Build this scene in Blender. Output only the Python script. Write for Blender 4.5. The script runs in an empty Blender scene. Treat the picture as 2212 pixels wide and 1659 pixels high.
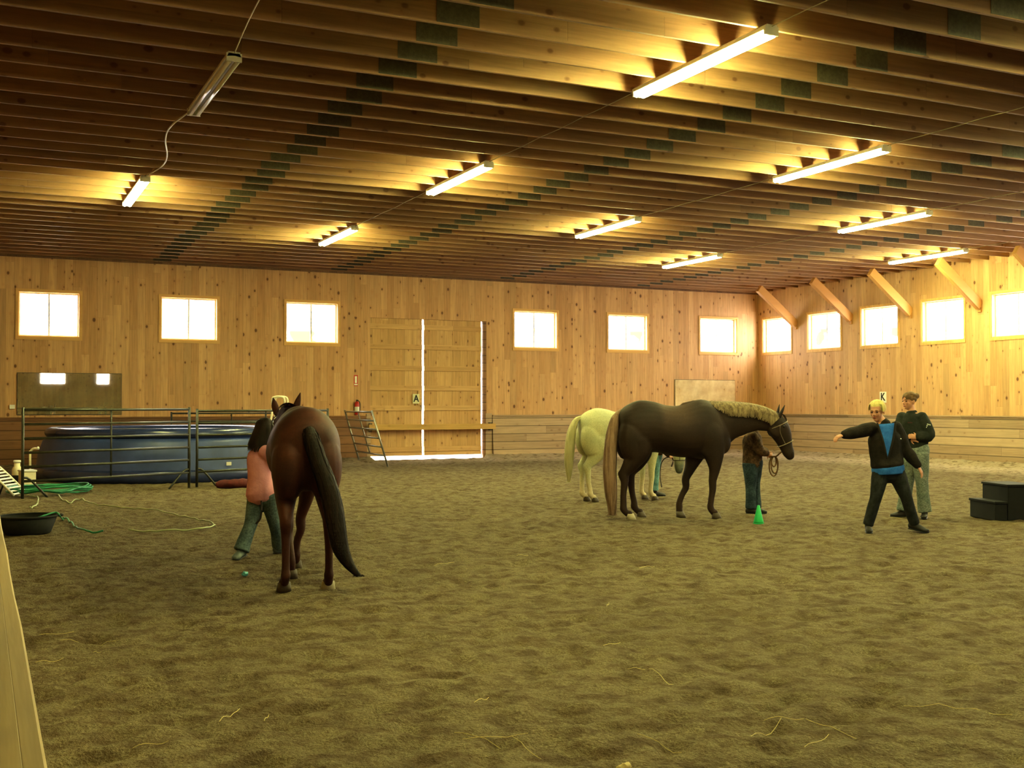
import bpy, bmesh, math, random
from mathutils import Vector as V, Matrix, noise
random.seed(7)
C = bpy.context.scene.collection
PI = math.pi
YAW, PITCH, ROLL, FPX = math.radians(25.462), math.radians(1.115), math.radians(0.065), 2418.5
H, YB, XR, EYE = 5.18, 29.65, 23.06, 1.5
XL, YF = -3.0, -20.0
F2 = V((math.sin(YAW), math.cos(YAW), 0)); R2 = V((math.cos(YAW), -math.sin(YAW), 0))
def gp(px, py):
    "ground point under a photo pixel"
    d = R2*((px-1106)/FPX) + F2*math.cos(PITCH) + V((0, 0, math.sin(PITCH))) + V((0, 0, 1))*((829.5-py)/FPX)
    t = -EYE/d.z
    return V((d.x*t, d.y*t, 0))
def pd(px, depth):
    return F2*depth + R2*((px-1106)/FPX*depth)

# ---------------------------------------------------------------- materials
class NT:
    def __init__(s, name):
        s.m = bpy.data.materials.new(name); s.m.use_nodes = True
        s.t = s.m.node_tree; s.N = s.t.nodes; s.L = s.t.links
        s.bsdf = s.N['Principled BSDF']
    def n(s, typ, **kw):
        o = s.N.new(typ)
        for k, v in kw.items(): setattr(o, k, v)
        return o
    def link(s, a, b): s.L.new(a, b)
    def setv(s, sock, v):
        if hasattr(v, 'is_output'): s.link(v, sock)
        else: sock.default_value = v
    def math(s, op, a, b=0.0, c=0.0):
        o = s.n('ShaderNodeMath', operation=op)
        s.setv(o.inputs[0], a); s.setv(o.inputs[1], b); s.setv(o.inputs[2], c)
        return o.outputs[0]
    def mix(s, f, a, b, mode='MIX'):
        o = s.n('ShaderNodeMix', data_type='RGBA', blend_type=mode)
        s.setv(o.inputs[0], f); s.setv(o.inputs[6], a); s.setv(o.inputs[7], b)
        return o.outputs[2]
    def comb(s, x, y, z):
        o = s.n('ShaderNodeCombineXYZ')
        for i, v in enumerate((x, y, z)): s.setv(o.inputs[i], v)
        return o.outputs[0]
    def obj(s):
        o = s.n('ShaderNodeTexCoord'); sp = s.n('ShaderNodeSeparateXYZ')
        s.link(o.outputs['Object'], sp.inputs[0])
        return o.outputs['Object'], sp.outputs
    def noise(s, vec, scale, detail=3, rough=.5):
        o = s.n('ShaderNodeTexNoise'); s.link(vec, o.inputs['Vector'])
        o.inputs['Scale'].default_value = scale; o.inputs['Detail'].default_value = detail
        o.inputs['Roughness'].default_value = rough
        return o.outputs['Fac']
    def ramp(s, f, lo, hi, a=0., b=1.):
        o = s.n('ShaderNodeMapRange'); s.setv(o.inputs[0], f)
        for i, v in enumerate((lo, hi, a, b)): o.inputs[i+1].default_value = v
        return o.outputs[0]
    def bump(s, h, strength=.3, dist=.02):
        o = s.n('ShaderNodeBump'); s.link(h, o.inputs['Height'])
        o.inputs['Strength'].default_value = strength; o.inputs['Distance'].default_value = dist
        s.link(o.outputs[0], s.bsdf.inputs['Normal'])
def rgba(c): return (c[0], c[1], c[2], 1)
def plain(name, col, rough=.6, metal=0., var=.12, scale=8., spec=.4, bump=0):
    t = NT(name); vec, _ = t.obj()
    f = t.noise(vec, scale, 4, .6)
    k = t.ramp(f, .3, .7, 1-var, 1+var)
    c = t.mix(1.0, rgba(col), t.comb(k, k, k), 'MULTIPLY')
    t.link(c, t.bsdf.inputs['Base Color'])
    t.bsdf.inputs['Roughness'].default_value = rough; t.bsdf.inputs['Metallic'].default_value = metal
    t.bsdf.inputs['Specular IOR Level'].default_value = spec
    if bump: t.bump(f, bump, .01)
    return t.m
def wood(name, cA, cB, width, across, along, knots=1., seg=3.6, gap=.012, rough=.6, knotcol=(.08, .03, .01), gapdark=.32, rnd=False, spec=.3):
    t = NT(name); vec, xyz = t.obj()
    ix = {'x': 0, 'y': 1, 'z': 2}
    u, v = xyz[ix[across]], xyz[ix[along]]
    if rnd:
        oi = t.n('ShaderNodeObjectInfo'); u = t.math('ADD', u, t.math('MULTIPLY', oi.outputs['Random'], 37.0)); v = t.math('ADD', v, t.math('MULTIPLY', oi.outputs['Random'], 91.0))
    uw = t.math('DIVIDE', u, width); idx = t.math('FLOOR', uw); fr = t.math('FRACT', uw)
    w1 = t.n('ShaderNodeTexWhiteNoise', noise_dimensions='1D'); t.link(idx, w1.inputs['W'])
    v2 = t.math('MULTIPLY_ADD', w1.outputs['Value'], 7.3, v)
    sg = t.math('FLOOR', t.math('DIVIDE', v2, seg)); sf = t.math('FRACT', t.math('DIVIDE', v2, seg))
    w2 = t.n('ShaderNodeTexWhiteNoise', noise_dimensions='2D'); t.link(t.comb(idx, sg, 0), w2.inputs['Vector'])
    r = w2.outputs['Value']
    gv = t.comb(t.math('MULTIPLY', u, 26.), t.math('MULTIPLY_ADD', r, 13., t.math('MULTIPLY', v, 1.2)), t.math('MULTIPLY', r, 20.))
    g = t.noise(gv, 1.0, 4, .6)
    col = t.mix(r, rgba(cA), rgba(cB))
    # a few much darker boards
    dk = t.ramp(r, .93, .97, 0, .35)
    col = t.mix(dk, col, rgba([c*.45 for c in cA]))
    k = t.ramp(g, .3, .72, .80, 1.12)
    col = t.mix(1., col, t.comb(k, k, k), 'MULTIPLY')
    if knots > 0:
        vo = t.n('ShaderNodeTexVoronoi', feature='F1', voronoi_dimensions='3D')
        t.link(t.comb(t.math('MULTIPLY', u, 6.2), t.math('MULTIPLY', v2, 4.3), t.math('MULTIPLY', idx, 3.7)), vo.inputs['Vector']); vo.inputs['Scale'].default_value = 1.
        sp = t.n('ShaderNodeSeparateColor'); t.link(vo.outputs['Color'], sp.inputs[0])
        rad = t.ramp(sp.outputs[0], .2, 1, .0, .24)
        kn = t.math('SUBTRACT', rad, vo.outputs['Distance'])
        kf = t.ramp(kn, -.03, .06, 0, .8*knots)
        halo = t.ramp(kn, -.28, .0, 0, .25*knots)
        col = t.mix(halo, col, rgba([cA[0]*.75, cA[1]*.55, cA[2]*.5]))
        col = t.mix(kf, col, rgba(knotcol))
    e = t.math('MINIMUM', fr, t.math('SUBTRACT', 1., fr))
    ge = t.ramp(e, 0, gap/width*.5 if gap else .001, 1, 0)
    se = t.math('MINIMUM', sf, t.math('SUBTRACT', 1., sf))
    sge = t.ramp(se, 0, .006/seg, .6, 0)
    gg = t.math('MAXIMUM', ge, sge)
    col = t.mix(t.math('MULTIPLY', gg, gapdark), col, rgba([c*.12 for c in cA]))
    t.link(col, t.bsdf.inputs['Base Color']); t.bsdf.inputs['Roughness'].default_value = rough
    t.bsdf.inputs['Specular IOR Level'].default_value = spec
    t.bump(t.math('SUBTRACT', g, t.math('MULTIPLY', gg, 3.)), .25, .006)
    return t.m
PA, PB = (.46, .265, .12), (.58, .36, .175)
M = {}
M['wall_x'] = wood('pine_boards_back', PA, PB, .19, 'x', 'z')
M['wall_y'] = wood('pine_boards_side', PA, PB, .19, 'y', 'z')
KA, KB = (.28, .195, .12), (.42, .30, .19)
M['kick_x'] = wood('kickboards_back', KA, KB, .228, 'z', 'x', .35, 4.2, .03, gapdark=.9)
M['kick_y'] = wood('kickboards_side', KA, KB, .228, 'z', 'y', .35, 4.2, .03, gapdark=.9)
M['joist'] = wood('joist_lumber', (.31, .175, .08), (.39, .235, .105), .5, 'z', 'x', .7, 4.9, .0, rnd=True, gapdark=.5)
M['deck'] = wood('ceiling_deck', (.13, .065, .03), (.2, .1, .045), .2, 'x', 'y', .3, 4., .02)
M['brace'] = wood('brace_lumber', (.45, .22, .07), (.55, .3, .1), .6, 'y', 'z', .4, 6., 0, rnd=True)
M['door'] = wood('door_boards', (.46, .28, .115), (.56, .36, .16), .24, 'x', 'z', .9, 8., .015)
M['doorbat'] = wood('door_battens', (.46, .28, .115), (.55, .35, .155), .4, 'z', 'x', .3, 8., .0)
M['beam'] = wood('beam_lumber', (.52, .31, .1), (.6, .38, .13), .4, 'z', 'x', .2, 8., .0)
M['trim'] = wood('window_trim_wood', (.6, .36, .13), (.68, .42, .16), .5, 'y', 'z', .1, 5., 0)
M['plank'] = wood('plank_top', (.46, .33, .11), (.5, .36, .13), .6, 'x', 'y', .15, 9., 0)
M['plate'] = plain('galvanised_plate', (.115, .10, .052), .6, .0, .25, 25)
M['steel'] = plain('panel_steel', (.055, .055, .042), .4, .45, .25, 12)
M['steel_light'] = plain('panel_steel_light', (.32, .31, .26), .35, .7, .2, 12)
M['white'] = plain('white_plastic', (.72, .70, .62), .45, 0, .08)
M['cream'] = plain('cream_tube', (.75, .68, .48), .4, 0, .08)
M['fixture'] = plain('fixture_enamel', (.55, .5, .36), .4, 0, .1)
M['tube_off'] = plain('tube_unlit', (.6, .56, .45), .2, 0, .04)
M['cable'] = plain('cable_sheath', (.30, .23, .13), .6)
M['rubber'] = plain('black_rubber', (.010, .010, .009), .85, 0, .3, 20)
M['block'] = plain('black_block_plastic', (.006, .006, .006), .8, 0, .3, 10)
M['pool_wall'] = plain('pool_blue', (.035, .055, .16), .45, 0, .3, 1.8)
M['pool_ring'] = plain('pool_navy', (.025, .035, .095), .25, 0, .2, 3)
M['pool_liner'] = plain('pool_liner', (.14, .3, .45), .4)
M['hose'] = plain('hose_green', (.03, .22, .10), .45, 0, .3, 14)
M['hose_pale'] = plain('hose_pale', (.33, .36, .18), .5)
M['redcloth'] = plain('dark_red_cloth', (.075, .012, .012), .85, 0, .3, 16)
M['cone'] = plain('green_cone', (.02, .42, .12), .5, 0, .06)
M['red'] = plain('red_enamel', (.42, .03, .02), .35)
M['black'] = plain('black_paint', (.012, .012, .012), .5)
M['signwhite'] = plain('sign_white', (.72, .72, .60), .5, 0, .05)
M['signgreen'] = plain('sign_pale', (.62, .60, .36), .5, 0, .05)
M['teal'] = plain('teal_plastic', (.12, .42, .45), .4)
M['straw'] = plain('straw', (.58, .46, .2), .7)
M['rope'] = plain('brown_rope', (.16, .09, .04), .8, 0, .2, 40)
M['leather'] = plain('halter_leather', (.20, .15, .10), .5, 0, .2, 30)
M['darkstrap'] = plain('dark_strap', (.03, .022, .018), .6)
M['hoof'] = plain('hoof_dark', (.07, .05, .03), .6)
M['hoof_pale'] = plain('hoof_pale', (.36, .31, .2), .6)
M['eye'] = plain('eye_black', (.008, .006, .005), .08, spec=.8)
def emit(name, col, st):
    t = NT(name); t.bsdf.inputs['Base Color'].default_value = (.8, .8, .8, 1)
    t.bsdf.inputs['Emission Color'].default_value = rgba(col); t.bsdf.inputs['Emission Strength'].default_value = st
    return t.m
TUBE = 108.
M['tube'] = emit('tube_lit', (.96, .97, .40), TUBE)
def glassmat():
    t = NT('window_glass')
    b = t.bsdf; b.inputs['Base Color'].default_value = (1, 1, 1, 1); b.inputs['Roughness'].default_value = .02
    tr = t.n('ShaderNodeBsdfTransparent'); mx = t.n('ShaderNodeMixShader'); mx.inputs[0].default_value = .06
    gl = t.n('ShaderNodeBsdfGlossy'); gl.inputs['Roughness'].default_value = .03
    out = t.N['Material Output']
    t.link(tr.outputs[0], mx.inputs[1]); t.link(gl.outputs[0], mx.inputs[2]); t.link(mx.outputs[0], out.inputs[0])
    return t.m
M['glass'] = glassmat()
def mirrormat(name, tint, rough, haze, mixf):
    t = NT(name); out = t.N['Material Output']
    vec, _ = t.obj()
    gl = t.n('ShaderNodeBsdfGlossy'); gl.inputs['Color'].default_value = rgba(tint); gl.inputs['Roughness'].default_value = rough
    df = t.n('ShaderNodeBsdfDiffuse'); df.inputs['Color'].default_value = rgba(haze)
    f = t.noise(vec, 2.2, 4, .6); mx = t.n('ShaderNodeMixShader')
    t.link(t.ramp(f, .3, .7, mixf*.6, mixf*1.4), mx.inputs[0])
    t.link(gl.outputs[0], mx.inputs[1]); t.link(df.outputs[0], mx.inputs[2]); t.link(mx.outputs[0], out.inputs[0])
    return t.m
M['mirror'] = mirrormat('dusty_mirror', (.86, .86, .74), .015, (.45, .38, .2), .35)
M['mirror2'] = mirrormat('dusty_mirror_pale', (.92, .9, .82), .05, (.75, .64, .42), .5)
def sandmat():
    t = NT('arena_sand'); vec, xyz = t.obj()
    a = t.noise(vec, .55, 5, .6); b = t.noise(vec, 5.5, 6, .65); c = t.noise(vec, 75, 3, .75)
    mp = t.n('ShaderNodeMapping'); t.link(vec, mp.inputs[0]); mp.inputs['Scale'].default_value = (2.6, 2.6, 1)
    d = t.noise(mp.outputs[0], 1.0, 5, .6)
    c1 = t.mix(t.ramp(a, .3, .7), (.180, .145, .084, 1), (.236, .192, .115, 1))
    c2 = t.mix(t.ramp(b, .36, .56), (.10, .071, .040, 1), c1)
    c3 = t.mix(t.ramp(c, .38, .60), t.mix(.5, c2, (.07, .045, .02, 1)), c2)
    c3 = t.mix(t.ramp(d, .32, .45, .45, 0), c3, (.085, .052, .024, 1))
    c4 = t.mix(t.ramp(c, .62, .75, 0, .5), c3, (.42, .31, .15, 1))
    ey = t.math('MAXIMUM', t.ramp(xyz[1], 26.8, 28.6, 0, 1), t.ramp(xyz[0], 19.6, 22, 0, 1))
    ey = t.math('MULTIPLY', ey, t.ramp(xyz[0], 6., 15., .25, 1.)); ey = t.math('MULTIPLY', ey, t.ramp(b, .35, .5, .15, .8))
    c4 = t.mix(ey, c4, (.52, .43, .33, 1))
    t.link(c4, t.bsdf.inputs['Base Color']); t.bsdf.inputs['Roughness'].default_value = .95
    t.bsdf.inputs['Specular IOR Level'].default_value = .1
    h = t.math('ADD', t.math('MULTIPLY', b, 1.), t.math('MULTIPLY', c, .22))
    h = t.math('ADD', h, t.math('MULTIPLY', t.noise(vec, 14, 3, .6), .6))
    t.bump(h, 1., .075)
    return t.m
M['sand'] = sandmat()
M['outside'] = plain('outside_gravel', (.5, .47, .4), .9)

# ---------------------------------------------------------------- geometry helpers
def link(o, parent=None):
    C.objects.link(o)
    if parent is not None: o.parent = parent
    return o
def build(name, bm, mat, parent=None, smooth=False):
    me = bpy.data.meshes.new(name)
    bmesh.ops.recalc_face_normals(bm, faces=bm.faces)
    bm.to_mesh(me); bm.free()
    if mat is not None: me.materials.append(mat)
    if smooth:
        for p in me.polygons: p.use_smooth = True
    return link(bpy.data.objects.new(name, me), parent)
def empty(name, loc=(0, 0, 0), rz=0.):
    o = bpy.data.objects.new(name, None); C.objects.link(o); o.location = loc; o.rotation_euler = (0, 0, rz)
    o.empty_display_size = .1
    return o
def tag(o, label, cat, group=None, kind=None):
    if label: o['label'] = label
    if cat: o['category'] = cat
    if group: o['group'] = group
    if kind: o['kind'] = kind
    return o
def struct(o): o['kind'] = 'structure'; return o
def box(bm, a, b, bevel=0):
    c = [(a[i]+b[i])/2 for i in range(3)]; s = [abs(b[i]-a[i]) for i in range(3)]
    g = bmesh.ops.create_cube(bm, size=1, matrix=Matrix.Translation(c) @ Matrix.Diagonal((*s, 1)))
    if bevel:
        es = list({e for v in g['verts'] for e in v.link_edges})
        bmesh.ops.bevel(bm, geom=es, offset=bevel, segments=2, affect='EDGES', profile=.7)
    return g['verts']
def obox(bm, p, q, w, h, up=V((0, 0, 1)), bevel=0):
    "box beam from p to q, w across, h along up"
    p, q = V(p), V(q); d = (q-p); L = d.length; d.normalize()
    s = d.cross(up).normalized(); u = s.cross(d).normalized()
    m = Matrix(((d.x*L, s.x*w, u.x*h, (p.x+q.x)/2), (d.y*L, s.y*w, u.y*h, (p.y+q.y)/2), (d.z*L, s.z*w, u.z*h, (p.z+q.z)/2), (0, 0, 0, 1)))
    g = bmesh.ops.create_cube(bm, size=1, matrix=m)
    if bevel:
        es = list({e for v in g['verts'] for e in v.link_edges})
        bmesh.ops.bevel(bm, geom=es, offset=bevel, segments=2, affect='EDGES', profile=.7)
def catmull(P, k):
    out = []
    n = len(P)
    for i in range(n-1):
        p0, p1, p2, p3 = P[max(i-1, 0)], P[i], P[i+1], P[min(i+2, n-1)]
        for j in range(k):
            t = j/k
            out.append([.5*((2*b)+(-a+c)*t+(2*a-5*b+4*c-d)*t*t+(-a+3*b-3*c+d)*t**3) for a, b, c, d in zip(p0, p1, p2, p3)])
    out.append(list(P[-1]))
    return out
def loft(bm, rings, side=V((0, 1, 0)), n=16, k=4, cap=True, closed=False, dome=.8, axis=None):
    """rings: (x,y,z,ra,rb): ra along 'side', rb the other way"""
    rs = catmull([list(r) for r in rings], k) if k > 1 else [list(r) for r in rings]
    if cap:
        def ext(r0, r1):
            p0, p1 = V(r0[:3]), V(r1[:3]); d = (p0-p1)
            d = d.normalized() if d.length > 1e-6 else V((0, 0, 1))
            m = min(r0[3], r0[4]); out = []
            for a in (.5, .85, .98):
                q = p0+d*m*a*dome; s = math.sqrt(max(0, 1-a*a)); out.append([q.x, q.y, q.z, r0[3]*s, r0[4]*s])
            return out
        rs = list(reversed(ext(rs[0], rs[1]))) + rs + ext(rs[-1], rs[-2])
    prev = None; first = None; N = len(rs)
    for i, r in enumerate(rs):
        p = V(r[:3]); a = V(rs[max(i-1, 0)][:3]); b = V(rs[min(i+1, N-1)][:3])
        if closed: a = V(rs[i-1][:3]) if i else V(rs[-2][:3]); b = V(rs[i+1][:3]) if i < N-1 else V(rs[1][:3])
        d = (b-a); d = d.normalized() if d.length > 1e-9 else V((0, 0, 1))
        if axis is not None: d = axis
        s = side - d*side.dot(d)
        if s.length < .05: s = V((1, 0, 0)) - d*d.x
        if s.length < .05: s = V((0, 0, 1)) - d*d.z
        s.normalize(); t = d.cross(s).normalized()
        ring = [bm.verts.new(p + s*math.cos(2*PI*j/n)*r[3] + t*math.sin(2*PI*j/n)*r[4]) for j in range(n)]
        if prev:
            for j in range(n): bm.faces.new((prev[j], prev[(j+1) % n], ring[(j+1) % n], ring[j]))
        prev = ring; first = first or ring
    if not closed:
        bm.faces.new(list(reversed(first))); bm.faces.new(prev)
def tube(bm, pts, r, n=8, k=1, side=V((0, 0, 1))):
    loft(bm, [(*p, r, r) for p in pts], side, n, k, cap=False)
def ell(bm, c, r, axes=None, sub=3):
    m = Matrix.Translation(c)
    if axes:
        x, y, z = axes
        m = m @ Matrix(((x[0], y[0], z[0], 0), (x[1], y[1], z[1], 0), (x[2], y[2], z[2], 0), (0, 0, 0, 1)))
    m = m @ Matrix.Diagonal((*r, 1))
    bmesh.ops.create_icosphere(bm, subdivisions=sub, radius=1, matrix=m)
def lathe(bm, prof, n=32, c=(0, 0, 0), closed=False):
    prev = None; first = None
    for r, z in prof:
        ring = [bm.verts.new((c[0]+r*math.cos(2*PI*j/n), c[1]+r*math.sin(2*PI*j/n), c[2]+z)) for j in range(n)]
        if prev:
            for j in range(n): bm.faces.new((prev[j], prev[(j+1) % n], ring[(j+1) % n], ring[j]))
        prev = ring; first = first or ring
    if not closed:
        if prof[0][0] > 0: bm.faces.new(list(reversed(first)))
        if prof[-1][0] > 0: bm.faces.new(prev)
def organic(name, bm, mat, parent, voxel=.012, smooth=4, fac=.5):
    "fuse overlapping shapes into one continuous skin"
    o = build(name, bm, mat, parent)
    m = o.modifiers.new('r', 'REMESH'); m.mode = 'VOXEL'; m.voxel_size = voxel; m.use_smooth_shade = True
    s = o.modifiers.new('s', 'SMOOTH'); s.factor = fac; s.iterations = smooth
    dg = bpy.context.evaluated_depsgraph_get()
    me = bpy.data.meshes.new_from_object(o.evaluated_get(dg))
    o.modifiers.clear(); o.data = me; me.name = name
    for p in me.polygons: p.use_smooth = True
    if not me.materials: me.materials.append(mat)
    return o
def ribbon(bm, pts, w0, w1, nrm):
    "flat tapering lock of hair"
    prev = None; N = len(pts)
    for i, p in enumerate(pts):
        p = V(p); d = (V(pts[min(i+1, N-1)])-V(pts[max(i-1, 0)])).normalized()
        s = d.cross(nrm)
        s = s.normalized() if s.length > 1e-4 else V((1, 0, 0))
        w = (w0+(w1-w0)*(i/(N-1)))*.5
        a, b = bm.verts.new(p-s*w), bm.verts.new(p+s*w)
        if prev: bm.faces.new((prev[0], prev[1], b, a))
        prev = (a, b)

# ---------------------------------------------------------------- shell
def wall(name, mat, ax, at, thick, lo, hi, z0, z1, holes):
    """flat wall with rectangular holes; ax 'x': wall runs along x at y=at"""
    us = sorted({lo, hi, *[h[0] for h in holes], *[h[1] for h in holes]})
    zs = sorted({z0, z1, *[h[2] for h in holes], *[h[3] for h in holes]})
    bm = bmesh.new()
    def P(u, z, d): return (u, at+d, z) if ax == 'x' else (at+d, u, z)
    inside = lambda u, z: any(h[0] < u < h[1] and h[2] < z < h[3] for h in holes)
    vc = {}
    def vert(u, z, d):
        k = (round(u, 4), round(z, 4), d)
        if k not in vc: vc[k] = bm.verts.new(P(u, z, d))
        return vc[k]
    solid = {}
    for i in range(len(us)-1):
        for j in range(len(zs)-1):
            solid[i, j] = not inside((us[i]+us[i+1])/2, (zs[j]+zs[j+1])/2)
    for (i, j), s in solid.items():
        if not s: continue
        a, b, c, d = us[i], us[i+1], zs[j], zs[j+1]
        for dd in (0, thick):
            bm.faces.new([vert(a, c, dd), vert(b, c, dd), vert(b, d, dd), vert(a, d, dd)])
        for (di, dj, p, q) in ((-1, 0, (a, c), (a, d)), (1, 0, (b, c), (b, d)), (0, -1, (a, c), (b, c)), (0, 1, (a, d), (b, d))):
            if not solid.get((i+di, j+dj), False):
                bm.faces.new([vert(*p, 0), vert(*q, 0), vert(*q, thick), vert(*p, thick)])
    return struct(build(name, bm, mat))
ZB, ZT = 3.2, 4.31
BW = [(.84, 2.25), (4.18, 5.61), (7.41, 8.86), (14.19, 15.62), (17.38, 18.8), (20.77, 22.2)]
RW = [(28.0, 29.4), (25.76, 27.2), (23.46, 24.9), (21.15, 22.58), (18.83, 20.28), (16.5, 17.95), (14.2, 15.65), (11.9, 13.35), (9.6, 11.05), (5.0, 6.45), (.4, 1.85)]
FW = [(3.6, 5.15), (7.05, 7.9), (12, 13.5), (17, 18.5)]
ZBF = 2.95
DX0, DX1, DZ = 9.77, 13.25, 3.95
WT = .17
wall('wall_back', M['wall_x'], 'x', YB, WT, XL, XR+WT, -.3, H+.4, [(a, b, ZB, ZT) for a, b in BW]+[(DX0, DX1, -.3, DZ)])
wall('wall_right', M['wall_y'], 'y', XR, WT, YF, YB, -.3, H+.4, [(a, b, ZB, ZT) for a, b in RW])
wall('wall_front', M['wall_x'], 'x', YF, -WT, XL, XR, -.3, H+.4, [(a, b, ZBF, ZT) for a, b in FW])
wall('wall_left', M['wall_y'], 'y', XL, -WT, YF, YB, -.3, H+.4, [])
nwin = 0
def portal(loc, rot, sx, sy):
    l = bpy.data.lights.new('sky_portal', 'AREA'); l.shape = 'RECTANGLE'; l.size = sx; l.size_y = sy
    l.cycles.is_portal = True
    o = bpy.data.objects.new('sky_portal', l); C.objects.link(o); o.location = loc; o.rotation_euler = rot
def window(ax, at, a, b, sgn):
    "sgn: +1 outside is +axis"
    global nwin; nwin += 1
    def P(u, z, d): return (u, at+d*sgn, z) if ax == 'x' else (at+d*sgn, u, z)
    fr = bmesh.new(); t = .055
    for (u0, u1, z0, z1) in ((a-t, b+t, ZB-t-.02, ZB), (a-t, b+t, ZT, ZT+t), (a-t, a, ZB, ZT), (b, b+t, ZB, ZT)):
        box(fr, P(u0, z0, -.02), P(u1, z1, 0.0))
    t2 = .02
    for (u0, u1, z0, z1) in ((a, b, ZB, ZB+t2), (a, b, ZT-t2, ZT), (a, a+t2, ZB+t2, ZT-t2), (b-t2, b, ZB+t2, ZT-t2)):
        box(fr, P(u0, z0, .0), P(u1, z1, WT))
    root = struct(build('window_%d' % nwin, fr, M['trim']))
    s = bmesh.new(); w = .035; d0, d1 = WT-.05, WT-.01
    A, B, Z0, Z1 = a+t2, b-t2, ZB+t2, ZT-t2; m = (A+B)/2
    for (u0, u1, z0, z1) in ((A, B, Z0, Z0+w), (A, B, Z1-w, Z1), (A, A+w, Z0+w, Z1-w), (B-w, B, Z0+w, Z1-w), (m-.02, m+.02, Z0+w, Z1-w)):
        box(s, P(u0, z0, d0), P(u1, z1, d1))
    build('sash', s, M['white'], root)
    g = bmesh.new(); box(g, P(A+w, Z0+w, d0+.018), P(B-w, Z1-w, d0+.022)); build('pane', g, M['glass'], root)
    if ax == 'x': portal(P((a+b)/2, (ZB+ZT)/2, WT+.05), (PI/2*(-1 if sgn > 0 else 1), 0, 0), b-a+.1, ZT-ZB+.1)
    else: portal(P((a+b)/2, (ZB+ZT)/2, WT+.05), (0, PI/2*(1 if sgn > 0 else -1), 0), ZT-ZB+.1, b-a+.1)
for a, b in BW: window('x', YB, a, b, 1)
for a, b in RW: window('y', XR, a, b, 1)
ZB = ZBF
for a, b in FW: window('x', YF, a, b, -1)
ZB = 3.2

# floor: churned sand with banks along the kickboards
def fz(x, y):
    p = V((x, y, 0))
    h = .007*noise.noise(p*1.1) + .020*noise.noise(p*3.8+V((3, 8, 1))) + .019*noise.noise(p*8.0+V((9, 1, 4)))
    a = noise.noise(V((x*5.2+5, y*5.4, 3)));
    if a > .18: h -= (a-.18)*.08
    e = min(YB-y, XR-x)
    if e < .9: h += .13*(1-e/.9)**2
    return h
def floor():
    bm = bmesh.new(); xs = []; x = XL
    while x < XR: xs.append(x); x += .065 if x > -.3 else .5
    xs.append(XR)
    ys = [YF, -12, -6, -2, 0, 1.5]; y = 2.2
    while y < YB: ys.append(y); y += max(.035, .0062*y)
    ys.append(YB+.2)
    rows = []
    for y in ys:
        rows.append([bm.verts.new((x, y, fz(x, min(y, YB)) if not (DX0 < x < DX1 and y > YB-.5) else -.01)) for x in xs])
    for a, b in zip(rows, rows[1:]):
        for i in range(len(xs)-1): bm.faces.new((a[i], a[i+1], b[i+1], b[i]))
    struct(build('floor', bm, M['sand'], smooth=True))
floor()
bm = bmesh.new(); box(bm, (XL-12, YB+.2, -.06), (XR+14, YB+14, -.02)); struct(build('ground', bm, M['outside']))
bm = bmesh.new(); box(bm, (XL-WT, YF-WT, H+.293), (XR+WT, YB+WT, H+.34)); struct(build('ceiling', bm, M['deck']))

# ceiling joists, each with its nail plates
def joists():
    first = None
    y0 = 9.98 - .61*48
    k = 0
    proto = None
    while True:
        y = y0 + .61*k; k += 1
        if y > YB-.03: break
        if y < YF: continue
        if proto is None:
            bm = bmesh.new(); box(bm, (XL, -.019, 0), (XR, .019, .29), .004); o = build('ceiling_joist', bm, M['joist'])
            proto = o; kids = []
            for px in (-.45, 4.2, 8.85, 13.95, 18.6):
                b2 = bmesh.new(); box(b2, (-.225, -.0225, .012), (.225, -.0185, .27), .001)
                c = build('nail_plate', b2, M['plate'], o); c.location = (px, 0, 0); kids.append(c)
        else:
            o = proto.copy(); C.objects.link(o)
            for c in kids:
                c2 = c.copy(); C.objects.link(c2); c2.parent = o
                c2.location = (c.location.x+random.uniform(-.06, .06), 0, 0)
        o.location = (0, y, H)
        tag(o, 'long brown timber joist of the ceiling with grey steel nail plates', 'joist', 'ceiling joists above the arena')
joists()
# dark edge strips where walls meet the ceiling
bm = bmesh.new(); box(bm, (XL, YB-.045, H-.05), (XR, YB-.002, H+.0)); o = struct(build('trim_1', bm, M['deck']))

# knee braces on the right wall
LB = ['wooden knee brace nearest the far corner, above the corner window',
      'wooden knee brace between second and third windows from the corner',
      'wooden knee brace left of the fourth window on right wall',
      'wooden knee brace under the far right lit tube light',
      'wooden knee brace cut off at the right edge of the view', 'wooden knee brace on the right wall outside the view']
for i, y in enumerate((27.75, 25.3, 22.98, 20.62, 18.3, 16.0)):
    root = empty('knee_brace', (XR, y, 4.0))
    bm = bmesh.new(); obox(bm, (-.03, 0, .04), (-1.44, 0, 1.10), .13, .24, bevel=.006)
    b = build('brace_board', bm, M['brace'], root)
    bm = bmesh.new(); box(bm, (-.05, -.055, -.12), (-.002, .055, .18), .004); build('foot_cleat', bm, M['brace'], root)
    tag(root, LB[i], 'brace', 'knee braces along the right wall')

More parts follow.
